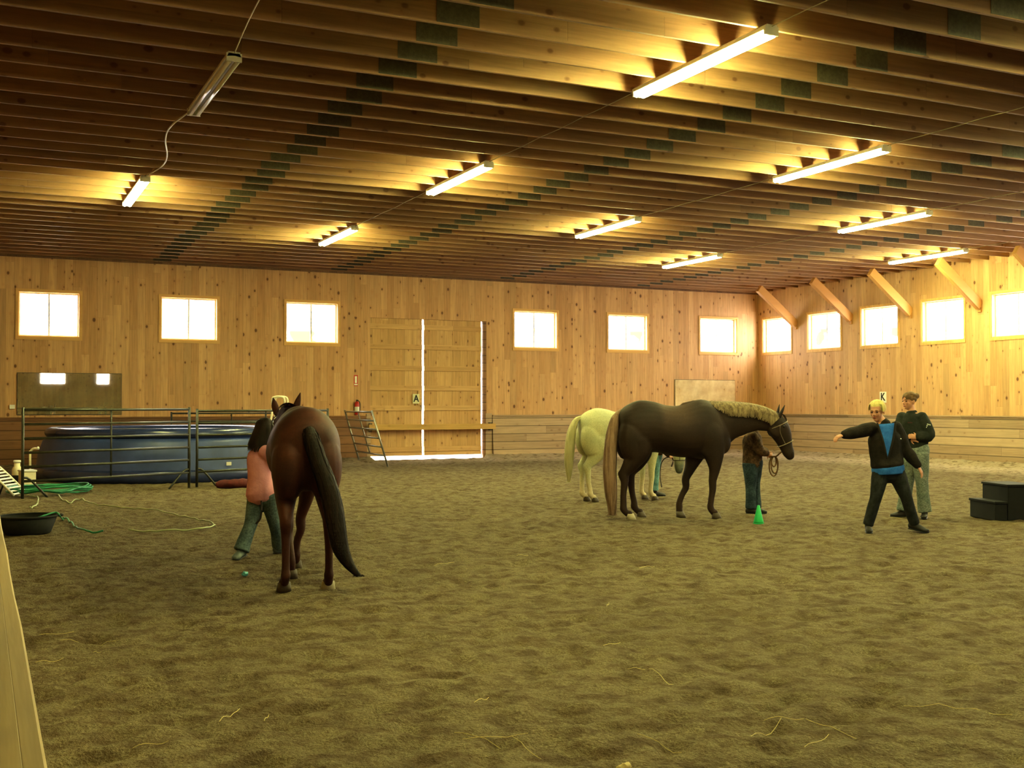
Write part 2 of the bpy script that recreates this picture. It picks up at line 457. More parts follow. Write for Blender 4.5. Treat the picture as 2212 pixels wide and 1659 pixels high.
# kickboards (setting)
def kick(name, ax, at, lo, hi, mat, sgn):
    bm = bmesh.new()
    prof = [(-.13, -.1), (-.05, 1.2), (0, 1.2), (0, -.1)]
    A = []; B = []
    for d, z in prof:
        for L, u in ((A, lo), (B, hi)):
            L.append(bm.verts.new((u, at+d*sgn, z) if ax == 'x' else (at+d*sgn, u, z)))
    for i in range(4): bm.faces.new((A[i], A[(i+1) % 4], B[(i+1) % 4], B[i]))
    bm.faces.new(A); bm.faces.new(list(reversed(B)))
    if ax == 'x': box(bm, (lo, at-.085*sgn, 1.2), (hi, at, 1.235))
    else: box(bm, (at-.085*sgn, lo, 1.2), (at, hi, 1.235))
    return struct(build(name, bm, mat))
M['kick_dim_dark_post'] = wood('dimmed_kickboards_dark_post', (.17, .085, .04), (.25, .13, .06), .228, 'z', 'x', .35, 4.2, .03, gapdark=.9)  # dim light at the left end painted into kickboards; door post's own colour
kick('trim_2', 'x', YB, 0.05, DX0-.12, M['kick_dim_dark_post'], 1)
kick('trim_3', 'x', YB, DX1+.22, XR, M['kick_x'], 1)
kick('trim_4', 'y', XR, YF, YB, M['kick_y'], 1)
# plank wall right under the camera, left edge of the arena
def leftplank():
    root = empty('plank_barrier', (0.033, 0, 0))
    bm = bmesh.new(); N = 90
    rows = []
    y0, y1 = -4., 20.
    for i in range(N+1):
        y = y0+(y1-y0)*i/N; e = .003*noise.noise(V((y*2.3, 0, 0)))+.002*noise.noise(V((y*9, 4, 0)))
        rows.append([bm.verts.new(p) for p in ((-.020, y, .99), (.019+e, y, .99), (.019+e, y, 1.212), (.016+e, y, 1.217), (-.017+e, y, 1.217), (-.020, y, 1.212))])
    for a, b in zip(rows, rows[1:]):
        for j in range(6): bm.faces.new((a[j], a[(j+1) % 6], b[(j+1) % 6], b[j]))
    bm.faces.new(rows[0]); bm.faces.new(list(reversed(rows[-1])))
    build('top_plank', bm, M['plank'], root)
    for k in range(4):
        bm = bmesh.new(); box(bm, (-.02, y0, .02+.24*k), (.018, y1, .235+.24*k+(.01 if k == 3 else 0)), .003); build('plank', bm, M['plank'], root)
    for y in (-3.8, 0., 3.8, 7.6, 11.4, 15.2, 19.6):
        bm = bmesh.new(); box(bm, (-.13, y-.05, -.05), (-.02, y+.05, 1.2), .004); build('post', bm, M['plank'], root)
    tag(root, 'rough sawn plank barrier with pale top edge beside the camera', 'barrier')
leftplank()

# sliding barn door in two leaves
def doors():
    y = YB+.06
    mid = 11.35
    for nm, a, b in (('door_1', DX0-.1, mid-.028), ('door_2', mid+.028, DX1-.105)):
        bm = bmesh.new(); box(bm, (a, y, .10), (b, y+.03, DZ+.05)); root = struct(build(nm, bm, M['door']))
        for z in (3.72, 3.16, 2.56, 2.0, 1.44, .28):
            bm = bmesh.new(); box(bm, (a+.005, y-.035, z-.07), (b-.005, y-.001, z+.07), .004); build('batten', bm, M['doorbat'], root)
        bm = bmesh.new()
        box(bm, (a+.005, y-.04, .105), (b-.005, y-.001, .2), .004)
        build('bottom_rail', bm, M['doorbat'], root)
        if nm == 'door_1':
            bm = bmesh.new(); box(bm, (b-.13, y-.04, 1.52), (b-.005, y-.001, 1.93), .004); build('latch_board', bm, M['doorbat'], root)
            bm = bmesh.new(); tube(bm, [(b-.06, y-.04, 1.5), (b-.06, y-.08, 1.5), (b-.06, y-.08, 1.38), (b-.06, y-.04, 1.38)], .012); build('door_handle', bm, M['steel_light'], root)
    bm = bmesh.new(); box(bm, (DX1+.0, YB-.05, -.05), (DX1+.2, YB+.0, 1.28)); struct(build('trim_5', bm, M['kick_x']))
    bm = bmesh.new(); box(bm, (DX1-.075, YB-.03, -.05), (DX1+.03, YB+.08, DZ)); struct(build('trim_7', bm, M['kick_dim_dark_post']))
    bm = bmesh.new(); box(bm, (DX0-.12, YB-.05, -.05), (DX0, YB, 1.28)); struct(build('trim_6', bm, M['kick_x']))
    portal((mid, YB+.35, .05), (-PI/2, 0, 0), 3.4, .3)
    bm = bmesh.new(); box(bm, (DX0-.1, YB-.23, .83), (DX1+.24, YB-.14, .99), .006)
    root = build('crossbar', bm, M['beam'])
    for x in (DX0-.02, DX1+.12):
        b2 = bmesh.new(); box(b2, (x-.04, YB-.14, .80), (x+.04, YB-.0505, 1.02), .004); build('bracket', b2, M['steel'], root)
    tag(root, 'pale timber bar across the closed barn doors', 'crossbar')
doors()

# mirrors, letters, extinguisher, small wall things
def wallboard(name, x0, x1, z0, z1, mat, label, cat, tilt=0, frame=M['steel']):
    root = empty(name, ((x0+x1)/2, YB-.012, z0)); w = (x1-x0)/2; h = z1-z0
    bm = bmesh.new(); box(bm, (-w, -.014, 0), (w, -.006, h)); build('mirror_glass', bm, mat, root)
    bm = bmesh.new(); box(bm, (-w-.012, -.006, -.012), (w+.012, .002, h+.012)); build('backing', bm, frame, root)
    root.rotation_euler = (tilt, 0, 0)
    return tag(root, label, cat)
wallboard('wall_mirror', .84, 3.23, 1.30, 2.31, M['mirror'], 'large mirror on the back wall above the blue pool', 'mirror')
wallboard('wall_mirror', 19.8, 22.1, 1.30, 2.31, M['mirror2'], 'pale mirror near the corner behind the dark horse', 'mirror')
def letter(ch, w, h, y):
    c = bpy.data.curves.new('t', 'FONT'); c.body = ch; c.size = h*1.0; c.extrude = .003; c.align_x = 'CENTER'; c.align_y = 'CENTER'; c.offset = .006
    o = bpy.data.objects.new('t', c); C.objects.link(o); bpy.context.view_layer.update()
    me = bpy.data.meshes.new_from_object(o.evaluated_get(bpy.context.evaluated_depsgraph_get()))
    bpy.data.objects.remove(o)
    return me
def sign(ch, loc, rz, w, h, mat, label):
    root = empty('letter_sign', loc, rz)
    bm = bmesh.new(); box(bm, (-w/2, -.012, -h/2), (w/2, 0, h/2), .002); build('sign_plate', bm, mat, root)
    me = letter(ch, w, h, 0); me.materials.clear(); me.materials.append(M['black'])
    o = link(bpy.data.objects.new('letter', me), root); o.rotation_euler = (PI/2, 0, 0); o.location = (0, -.0165, 0); o.scale = (.86, 1, 1)
    tag(root, label, 'sign')
sign('A', (11.13, YB+.02, 1.70), 0, .20, .27, M['signgreen'], 'square letter A sign on the left barn door leaf')
sign('K', (XR-.002, 24.04, 1.73), -PI/2, .25, .31, M['signwhite'], 'white letter K sign on the right wall')
def extinguisher():
    root = empty('fire_extinguisher', (9.37, YB-.075, 1.26))
    bm = bmesh.new(); lathe(bm, [(.0, 0), (.058, .0), (.065, .02), (.065, .29), (.05, .34), (.022, .365), (.0, .37)], 20); build('cylinder', bm, M['red'], root, True)
    bm = bmesh.new(); lathe(bm, [(.0, .36), (.018, .36), (.018, .4), (.0, .4)], 12); box(bm, (-.015, -.06, .395), (.015, .03, .41)); build('valve_head', bm, M['black'], root)
    bm = bmesh.new(); lathe(bm, [(.066, .10), (.0665, .10), (.0665, .22), (.066, .22)], 20, closed=True); build('instruction_label', bm, M['signwhite'], root)
    bm = bmesh.new(); tube(bm, [(.01, -.03, .39), (.05, -.05, .36), (.08, -.02, .28), (.078, 0, .12), (.07, 0, .05)], .011, 8, 3); build('hose', bm, M['black'], root, True)
    bm = bmesh.new(); box(bm, (-.02, .055, .1), (.02, .0735, .33)); build('bracket', bm, M['steel'], root)
    tag(root, 'red fire extinguisher on the back wall left of the doors', 'extinguisher')
    root = empty('arrow_sign', (9.36, YB, 2.05))
    bm = bmesh.new(); box(bm, (-.055, -.006, 0), (.055, 0, .30), .001); build('sign_plate', bm, M['red'], root)
    bm = bmesh.new(); box(bm, (-.03, -.009, .08), (.03, -.006, .27)); box(bm, (-.045, -.009, .02), (.045, -.0065, .06)); build('panel', bm, M['signwhite'], root)
    tag(root, 'narrow red and white sign above the fire extinguisher', 'sign')
    root = empty('outlet_box', (.73, YB, 1.44))
    bm = bmesh.new(); box(bm, (-.06, -.05, 0), (.06, 0, .10), .006); build('cover', bm, M['white'], root)
    bm = bmesh.new(); box(bm, (-.018, -.054, .02), (.018, -.05, .08)); build('socket_face', bm, M['signwhite'], root)
    tag(root, 'small white electrical box left of the wall mirror', 'electrical box')
extinguisher()

# fluorescent lights
def make_light(lit):
    root = empty('fluorescent_light')
    bm = bmesh.new(); L = 1.22
    # trough section
    sec = [(-.075, .018), (-.062, .03), (-.062, .065), (.062, .065), (.062, .03), (.075, .018), (.07, .012), (.0, .022), (-.07, .012)]
    A = [bm.verts.new((x, -L, z)) for x, z in sec]; B = [bm.verts.new((x, L, z)) for x, z in sec]
    for i in range(len(sec)): bm.faces.new((A[i], A[(i+1) % len(sec)], B[(i+1) % len(sec)], B[i]))
    bm.faces.new(A); bm.faces.new(list(reversed(B)))
    build('housing', bm, M['fixture'], root)
    for s in (-1, 1):
        bm = bmesh.new(); tube(bm, [(s*.044, -L+.035, -.022), (s*.044, L-.035, -.022)], .025, 12); build('tube', bm, M['tube'] if lit else M['tube_off'], root, True)
        bm = bmesh.new(); box(bm, (-.08, s*L-.03 if s > 0 else -L, -.036), (.08, s*L if s > 0 else -L+.03, .05), .003); build('end_plate', bm, M['fixture'], root)
    return root
def copy_thing(r):
    n = r.copy(); C.objects.link(n)
    for ch in list(r.children):
        c = ch.copy(); C.objects.link(c); c.parent = n
    return n
on, off = make_light(True), make_light(False)
ZL = 5.118
G = 'fluorescent tube lights under the joists'
on_used = False
spots = [(6.9, 9.85, 'lit tube light nearest the camera, upper right of the room'),
 (6.9, 16.5, 'lit tube light second in the long middle-left row, over the open floor'),
 (6.9, 23.15, 'lit tube light farthest in the row running toward the barn doors'),
 (2.37, 19.8, 'lit tube light on the far left above the pool corner'),
 (11.55, 13.15, 'lit tube light right of the nearest one, one row over'),
 (11.55, 19.75, 'lit tube light left of the centre right, above the dark horse rump'),
 (16.13, 16.8, 'lit tube light in the third row, right of the second row pair'),
 (16.13, 23.4, 'lit tube light near the far corner, left of the knee braces'),
 (20.85, 20.25, 'lit tube light above the knee braces by the right wall')]
hid = [(11.55, 6.5), (16.13, 10.2), (20.85, 13.6), (16.13, -6), (6.9, 3.0), (2.37, 6.2)]
for i, s in enumerate(spots+[(a, b, 'lit tube light outside the view of the photograph') for a, b in hid]):
    o = on if i == 0 else copy_thing(on)
    o.location = (s[0], s[1], ZL); tag(o, s[2], 'ceiling light', G)
off.location = (2.37, 12.9, ZL); tag(off, 'unlit tube light at upper left', 'ceiling light', G)
def cord(x, y0, y1, amp, label, n=10, r=.006, mat='cable', xsag=0):
    bm = bmesh.new(); pts = []
    for i in range(n+1):
        t = i/n; pts.append((x+amp*math.sin(t*2*PI)+xsag*math.sin(PI*t), y0+(y1-y0)*t, ZL+.05-.012*math.sin(PI*t)*abs(math.sin(PI*t*3+.6))))
    tube(bm, pts, r, 6, 3); tag(build('light_cord', bm, M[mat], None, True), label, 'cord', 'cords between the tube lights')
cord(2.37, 1, 11.66, .14, 'loose cord running from the unlit light toward the camera', mat='fixture')
cord(2.37, 14.13, 18.57, -.13, 'wavy cord between the unlit light and the far left light', mat='fixture', r=.011)
cord(6.9, 4.2, 8.63, .0, 'straight cord beyond the nearest lit tube light, at top edge')
cord(6.9, 11.08, 15.27, .0, 'straight cord joining the nearest light and the second of its row')
cord(6.9, 17.73, 21.9, .0, 'straight cord joining the second light and the farthest of its row')
cord(11.55, 7.8, 11.92, .0, 'straight cord right of the second row nearest light')
cord(11.55, 14.38, 18.52, .0, 'straight cord joining both lights of the second row')
cord(16.13, 11.4, 15.57, .0, 'straight cord beyond the third row nearest light')
cord(16.13, 18.03, 22.17, .0, 'straight cord joining both lights of the third row')
cord(20.85, 14.8, 19.02, .0, 'straight cord right of the light above the knee braces')
# ---------------------------------------------------------------- stable props
def corral(p, q, h, label, mat='steel', lean=(0, 0), feet=True, mids=(.5,), nr=6, z0=.05, lowest=.28):
    p, q = V(p), V(q); L = (q-p).length; rz = math.atan2(q.y-p.y, q.x-p.x)
    root = empty('corral_panel', p, rz)
    lx, ly = lean
    def S(x, z): k = z/h; return (x+lx*k, ly*k, z)
    r = .021
    for x in (0, L):
        bm = bmesh.new(); tube(bm, [S(x, .0), S(x, h+.03)], r*1.15, 10); build('post', bm, M[mat], root, True)
    for i in range(nr):
        z = lowest + (h-lowest-.01)*(i/(nr-1))**1.0
        bm = bmesh.new(); tube(bm, [S(0, z), S(L, z)], r, 10); build('rail', bm, M[mat], root, True)
    for m in mids:
        bm = bmesh.new(); tube(bm, [S(L*m, lowest), S(L*m, h-.01)], r*.75, 8); build('upright', bm, M[mat], root, True)
    if feet:
        for x, s in ((.0, 1), (L, -1)):
            bm = bmesh.new(); tube(bm, [S(x, .34), (x+s*.13, 0, .3), (x+s*.42, -.0, .0)], r*.9, 8, 3); build('foot', bm, M[mat], root, True)
    return tag(root, label, 'corral panel', 'corral panels around the pool')
corral((.65, 19.86, 0), (3.50, 21.17, 0), 1.45, 'dark steel corral panel at far left, in front of pool, with green hose under it')
corral((3.66, 21.28, 0), (6.5, 22.5, 0), 1.42, 'dark steel corral panel in front of pool, behind the girl in pink')
corral((9.34, 29.25, .0), (9.06, 26.1, 0), 1.36, 'tilted grey steel corral panel beside the barn door', 'steel_light', lean=(0, -.40), feet=False)
corral((4.3, 28.6, 0), (7.3, 28.9, 0), 1.33, 'dark corral panel standing behind the pool near the back wall', feet=False, nr=6, lowest=.3)
def pool():
    c = F2*24.35 + R2*(-7.42)
    root = empty('round_pool', (c.x, c.y, 0))
    R = 2.72
    bm = bmesh.new(); lathe(bm, [(R, .15), (R-.02, .2), (R-.06, .5), (R-.15, .78), (R-.27, .90), (R-.30, .88), (R-.2, .75), (R-.12, .5), (R-.06, .15)], 96, closed=True); build('pool_wall', bm, M['pool_wall'], root, True)
    bm = bmesh.new(); lathe(bm, [(R-.08, -.02), (R+.01, .02), (R+.03, .10), (R+.012, .2), (R-.0, .25), (R-.03, .2), (R-.06, 0)], 96, closed=True); build('base_band', bm, M['pool_ring'], root, True)
    bm = bmesh.new()
    pr = [(R-.34+.155*math.cos(a), .95+.115*math.sin(a)) for a in [2*PI*i/16 for i in range(16)]]
    lathe(bm, pr+[pr[0]], 96, closed=True); build('top_ring', bm, M['pool_ring'], root, True)
    bm = bmesh.new(); lathe(bm, [(R-.40, .86), (R-.36, .6), (R-.2, .1), (R-.3, .03), (0, .03)], 96); build('liner', bm, M['pool_liner'], root, True)
    bm = bmesh.new(); box(bm, (-.05, -.03, 0), (.05, .0, .07), .01); tp = build('valve', bm, M['white'], root)
    a = math.radians(-75); tp.location = (R*math.cos(a)+.02, R*math.sin(a)-.01, .32)
    tag(root, 'large round blue soft-sided pool behind the corral panels', 'pool')
    # ladder
    p = pd(601, 23.2)
    root = empty('pool_ladder', (p.x, p.y, 0), -YAW)
    for s, dy in ((-1, 0.), (1, 0.)):
        pass
    for dy, nm in ((-.0, 'front_rail'), (.32, 'rear_rail')):
        bm = bmesh.new(); tube(bm, [(-.17-.14*(dy < .1), dy*1.6-.3*(dy < .1), .02), (-.135, dy, 1.3), (-.13, dy, 1.62), (-.07, dy, 1.69), (.07, dy, 1.69), (.13, dy, 1.62), (.135, dy, 1.3), (.17+.14*(dy < .1), dy*1.6-.3*(dy < .1), .02)], .022, 10, 4); build(nm, bm, M['cream'], root, True)
    for z in (.3, .6, .9):
        k = 1-z/1.3
        bm = bmesh.new(); box(bm, (-.14-.1*k, -.3*k-.05, z-.02), (.14+.1*k, -.3*k+.05, z+.01), .006); build('step', bm, M['cream'], root)
    tag(root, 'cream white pool ladder with rounded top behind the red horse ears', 'ladder')
pool()
def pump():
    p = gp(38, 1040); p = pd(38, 21.6)
    root = empty('filter_pump', (p.x, p.y, 0)); root.scale = (.8, .8, .8)
    bm = bmesh.new(); lathe(bm, [(0, 0.0), (.13, .0), (.13, .2), (.12, .22), (0, .22)], 24); build('base', bm, M['black'], root, True)
    bm = bmesh.new(); lathe(bm, [(0, .16), (.10, .16), (.115, .2), (.115, .36), (.085, .42), (.07, .43), (.07, .52), (0, .52)], 24); build('canister', bm, M['cream'], root, True)
    bm = bmesh.new(); lathe(bm, [(.0, .52), (.082, .52), (.088, .54), (.088, .565), (.07, .58), (0, .58)], 24); build('cap', bm, M['white'], root, True)
    tag(root, 'white pool filter pump by the left corral post', 'pump')
    p = pd(66, 22.2)
    root = empty('standpipe', (p.x, p.y, 0), -YAW)
    bm = bmesh.new(); tube(bm, [(0, 0, 0), (0, 0, .62)], .022, 12); build('pipe', bm, M['cream'], root, True)
    bm = bmesh.new(); tube(bm, [(0, 0, .60), (.06, 0, .66), (.15, 0, .66)], .024, 10, 3); build('elbow', bm, M['cream'], root, True)
    bm = bmesh.new(); ell(bm, (.155, 0, .67), (.03, .03, .035)); build('cap', bm, M['white'], root, True)
    tag(root, 'thin pale upright pipe at the left end of the pool', 'pipe')
    p = pd(60, 21.3)
    root = empty('plastic_crate', (p.x, p.y, 0), .2)
    bm = bmesh.new(); box(bm, (-.13, -.13, .02), (.13, .13, .26), .015); build('tub', bm, M['cream'], root)
    bm = bmesh.new(); box(bm, (-.145, -.145, .26), (.145, .145, .295), .012); build('lid', bm, M['white'], root)
    tag(root, 'pale plastic box behind the left corral post', 'box')
pump()
def lounge():
    "slatted white panel leaning at the extreme left"
    p = pd(20, 18.6)
    root = empty('slatted_chair', (p.x, p.y, 0), -YAW)
    for s in (-1, 1):
        bm = bmesh.new(); tube(bm, [(-.42, s*.24, .62), (-.1, s*.24, .34), (.2, s*.24, .04)], .018, 8, 3); build('side_rail', bm, M['white'], root, True)
    for i in range(13):
        t = i/12; x = -.40+.58*t; z = .63-.57*t
        bm = bmesh.new(); obox(bm, (x, -.25, z), (x, .25, z), .028, .014, up=V((.7, 0, .7)), bevel=.003); build('slat', bm, M['white'], root)
    for s in (-1, 1):
        bm = bmesh.new(); tube(bm, [(-.12, s*.22, .36), (-.26, s*.22, .0)], .016, 8); build('leg', bm, M['black'], root, True)
    tag(root, 'tilted white slatted lounge chair at the left edge of the view', 'chair')
lounge()
def catp(q): return [V(p) for p in catmull([list(a) for a in q], 5)]
def hoses():
    bm = bmesh.new(); pts = []
    c = gp(105, 1064)
    n = 7*18
    for i in range(n):
        a = 2*PI*i/18; k = i//18
        rr = 1+.1*math.sin(k*2.3+a*.7)
        q = c + R2*(.62*rr*math.cos(a)+.03*math.sin(k*5)) + F2*(.95*rr*math.sin(a)*(.55+.07*k))
        pts.append((q.x, q.y,   .045+.012*k+.02*math.sin(a*1.7+k)+fz(q.x, q.y)))
    tube(bm, pts, .013, 6, 2); r = build('garden_hose', bm, M['hose'], None, True)
    q = [gp(*t) for t in ((125, 1070), (150, 1086), (175, 1078), (205, 1092), (265, 1098), (330, 1105), (390, 1117), (440, 1126), (466, 1136), (440, 1145), (405, 1147), (340, 1150), (280, 1149))]
    bm = bmesh.new(); tube(bm, [(p.x, p.y, .03+fz(p.x, p.y)) for p in catp(q)], .009, 6, 2); build('loose_end', bm, M['hose_pale'], r, True)
    tag(r, 'coiled green garden hose on the sand under the left corral panel', 'hose')
    q = [gp(*t) for t in ((225, 1151), (195, 1151), (170, 1144), (152, 1128), (138, 1120))]
    pts = [(p.x, p.y, .035+fz(p.x, p.y)) for p in catp(q)]
    t = TUBC
    pts += [(t.x+.36, t.y+.02, .18), (t.x+.30, t.y, .235), (t.x+.1, t.y-.12, .19), (t.x-.15, t.y-.05, .12)]
    bm = bmesh.new(); tube(bm, pts, .011, 8, 5); tag(build('garden_hose', bm, M['hose'], None, True), 'green garden hose running out of the black rubber tub', 'hose')
    q = [gp(*t) for t in ((66, 1100), (78, 1095), (84, 1084), (82, 1075), (60, 1072))]
    bm = bmesh.new(); tube(bm, [(p.x, p.y, .03+fz(p.x, p.y)) for p in catp(q)], .010, 8, 2); tag(build('garden_hose', bm, M['hose_pale'], None, True), 'short pale hose curving between the hose coil and the tub', 'hose')
TUBC = pd(62, 13.25)
hoses()
def tub():
    root = empty('rubber_tub', (TUBC.x, TUBC.y, 0))
    bm = bmesh.new(); lathe(bm, [(0, 0.0), (.24, .0), (.26, .02), (.325, .20), (.31, .20), (.25, .04), (.0, .03)], 40); build('basin', bm, M['rubber'], root, True)
    bm = bmesh.new(); pr = [(.325+.016*math.cos(a), .205+.014*math.sin(a)) for a in [2*PI*i/8 for i in range(8)]]
    lathe(bm, pr+[pr[0]], 40, closed=True); build('rim', bm, M['rubber'], root, True)
    for s in (-1, 1):
        bm = bmesh.new(); tube(bm, [(s*.33, -.06, .2), (s*.375, -.05, .205), (s*.375, .05, .205), (s*.33, .06, .2)], .012, 8, 3); build('handle', bm, M['rubber'], root, True)
    tag(root, 'low round black rubber tub on the sand at left', 'tub')
    c = pd(512, 20.6)
    bm = bmesh.new(); r0 = [(-.34, 0, .05, .05, .06), (-.22, .02, .06, .1, .075), (0, -.02, .065, .12, .085), (.2, .01, .075, .11, .08), (.38, 0, .07, .06, .06)]
    loft(bm, r0, V((0, 1, 0)), 20, 6)
    for v in bm.verts: v.co += V((0, 0, 1))*.022*noise.noise(v.co*9); v.co.z = max(v.co.z, -.005)
    o = build('folded_blanket', bm, M['redcloth'], None, True); o.location = (c.x, c.y, fz(c.x, c.y)); o.rotation_euler = (0, 0, -YAW+.15)
    tag(o, 'dark red cloth lying on the sand below the corral panel', 'cloth')
    c = gp(1637, 1131)
    root = empty('training_cone', (c.x, c.y, fz(c.x, c.y)))
    bm = bmesh.new(); lathe(bm, [(0.045, .012), (.066, .012), (.062, .03), (.016, .232), (.010, .236), (.006, .232), (.05, .03)], 28); build('cone_body', bm, M['cone'], root, True)
    bm = bmesh.new(); lathe(bm, [(.05, 0), (.072, .0), (.072, .010), (.066, .013), (.05, .013)], 28, closed=True); build('cone_rim', bm, M['cone'], root, True)
    tag(root, 'small green cone on the sand by the dark jeans of the horse handler', 'cone')
    c = gp(531, 1244)
    bm = bmesh.new(); ell(bm, (0, 0, .02), (.03, .025, .02), sub=3)
    for v in bm.verts: v.co *= 1+.35*noise.noise(v.co*60)
    o = build('crumpled_wrapper', bm, M['teal']); o.location = (c.x, c.y, fz(c.x, c.y)); tag(o, 'tiny pale teal scrap on the sand near the girl', 'wrapper')
tub()
def block():
    c = gp(2147, 1126)
    root = empty('mounting_block', (c.x, c.y, 0), -YAW+.12)
    def step(nm, x0, x1, z):
        bm = bmesh.new(); box(bm, (x0, .0, 0.0), (x1, .62, z-.03), .012); p = build(nm, bm, M['block'], root)
        bm = bmesh.new(); box(bm, (x0-.012, -.012, z-.03), (x1+.0, .632, z), .01); build('tread', bm, M['block'], p)
    step('lower_step', 0, .168, .25); step('upper_step', .18, .58, .47); step('far_step', .592, .85, .25)
    tag(root, 'black two-step mounting block at the right edge', 'mounting block')
block()
# straw on the sand
for i, (px, py, ln, a) in enumerate([(500, 1545, .16, 1.4), (578, 1550, .05, 1.5), (1030, 1590, .22, -.3), (1420, 1595, .2, -.5), (1650, 1575, .28, .7), (1690, 1555, .2, .1), (1790, 1572, .22, -.8), (1760, 1600, .2, .6), (1425, 1462, .2, -1.1), (1320, 1392, .12, .3), (1396, 1226, .18, .5), (1128, 1200, .12, .3), (960, 1218, .2, .4), (1312, 1308, .12, 1.3), (195, 1381, .35, .02), (125, 1370, .2, .25), (110, 1427, .14, .3), (1040, 1510, .1, .8), (1135, 1610, .2, -.9), (1070, 1592, .3, .2), (2060, 1530, .5, -.1), (330, 1610, .14, .3), (213, 1410, .04, .2), (1372, 1440, .12, -.8)]):
    c = gp(px, py); bm = bmesh.new(); pts = []
    cv = random.uniform(-.25, .25)
    for k in range(7):
        t = k/6-.5; q = c + R2*(ln*t*math.cos(a)) + F2*(ln*t*math.sin(a)*1.8 + cv*ln*t*t)
        pts.append((q.x, q.y, fz(q.x, q.y)+.012+.006*math.sin(k)))
    tube(bm, pts, .0016, 5); o = build('straw', bm, M['straw'])
    tag(o, 'thin pale straw stem lying on the brown sand', 'straw', 'loose straw stems on the sand')
c = gp(1346, 1655); bm = bmesh.new(); ell(bm, (0, 0, .015), (.035, .022, .018), sub=3)
for v in bm.verts: v.co *= 1+.3*noise.noise(v.co*50)
o = build('wood_chip', bm, M['straw']); o.location = (c.x, c.y, fz(c.x, c.y)); tag(o, 'small pale wood chip at the bottom edge of the sand', 'wood chip')

# ---------------------------------------------------------------- horses
def coat(name, base, dark, pale=None, legs=None, blaze=None, saddle=None, muzzle=None):
    t = NT(name); vec, xyz = t.obj()
    a = t.noise(vec, 3.2, 4, .6); b = t.noise(vec, 60, 3, .6)
    col = t.mix(t.ramp(a, .3, .7), rgba(dark), rgba(base))
    if legs: col = t.mix(t.ramp(xyz[2], .22, .55, .75, 0), col, rgba(legs))
    if saddle:
        m = t.math('MULTIPLY', t.ramp(xyz[0], -.22, -.14, 0, 1), t.ramp(xyz[0], .12, .32, 1, 0))
        m = t.math('MULTIPLY', m, t.ramp(xyz[2], 1.12, 1.38, 0, 1))
        col = t.mix(t.math('MULTIPLY', m, .7), col, rgba(saddle))
    if muzzle:
        m = t.math('MULTIPLY', t.ramp(xyz[0], .93, .97, 0, 1), t.ramp(xyz[2], .58, .74, 1, 0))
        col = t.mix(t.math('MULTIPLY', m, .9), col, rgba(muzzle))
    k = t.ramp(b, .3, .7, .85, 1.15)
    col = t.mix(1., col, t.comb(k, k, k), 'MULTIPLY')
    t.link(col, t.bsdf.inputs['Base Color']); t.bsdf.inputs['Roughness'].default_value = .62
    t.bsdf.inputs['Sheen Weight'].default_value = .0; t.bsdf.inputs['Specular IOR Level'].default_value = .25
    return t.m
def hairmat(name, a, b):
    t = NT(name); vec, xyz = t.obj()
    mp = t.n('ShaderNodeMapping'); t.link(vec, mp.inputs[0]); mp.inputs['Scale'].default_value = (34, 34, 2.5)
    f = t.noise(mp.outputs[0], 1., 3, .6)
    t.link(t.mix(t.ramp(f, .3, .7), rgba(a), rgba(b)), t.bsdf.inputs['Base Color']); t.bsdf.inputs['Roughness'].default_value = .6
    t.bsdf.inputs['Specular IOR Level'].default_value = .25
    return t.m
TORSO = [(-.725, 1.27, .10, .15), (-.69, 1.21, .19, .24), (-.60, 1.19, .25, .325), (-.44, 1.205, .285, .368), (-.25, 1.215, .285, .338), (-.085, 1.175, .295, .332), (.085, 1.155, .305, .345), (.25, 1.175, .285, .372), (.387, 1.185, .25, .398), (.52, 1.165, .225, .385), (.64, 1.12, .20, .31), (.735, 1.06, .14, .19)]
HEAD = [(-.02, -.0, .075, .095), (.07, .0, .092, .128), (.16, .004, .10, .146), (.25, .008, .086, .135), (.34, .002, .068, .110), (.43, -.004, .058, .090), (.51, -.006, .062, .080), (.565, -.006, .05, .058)]
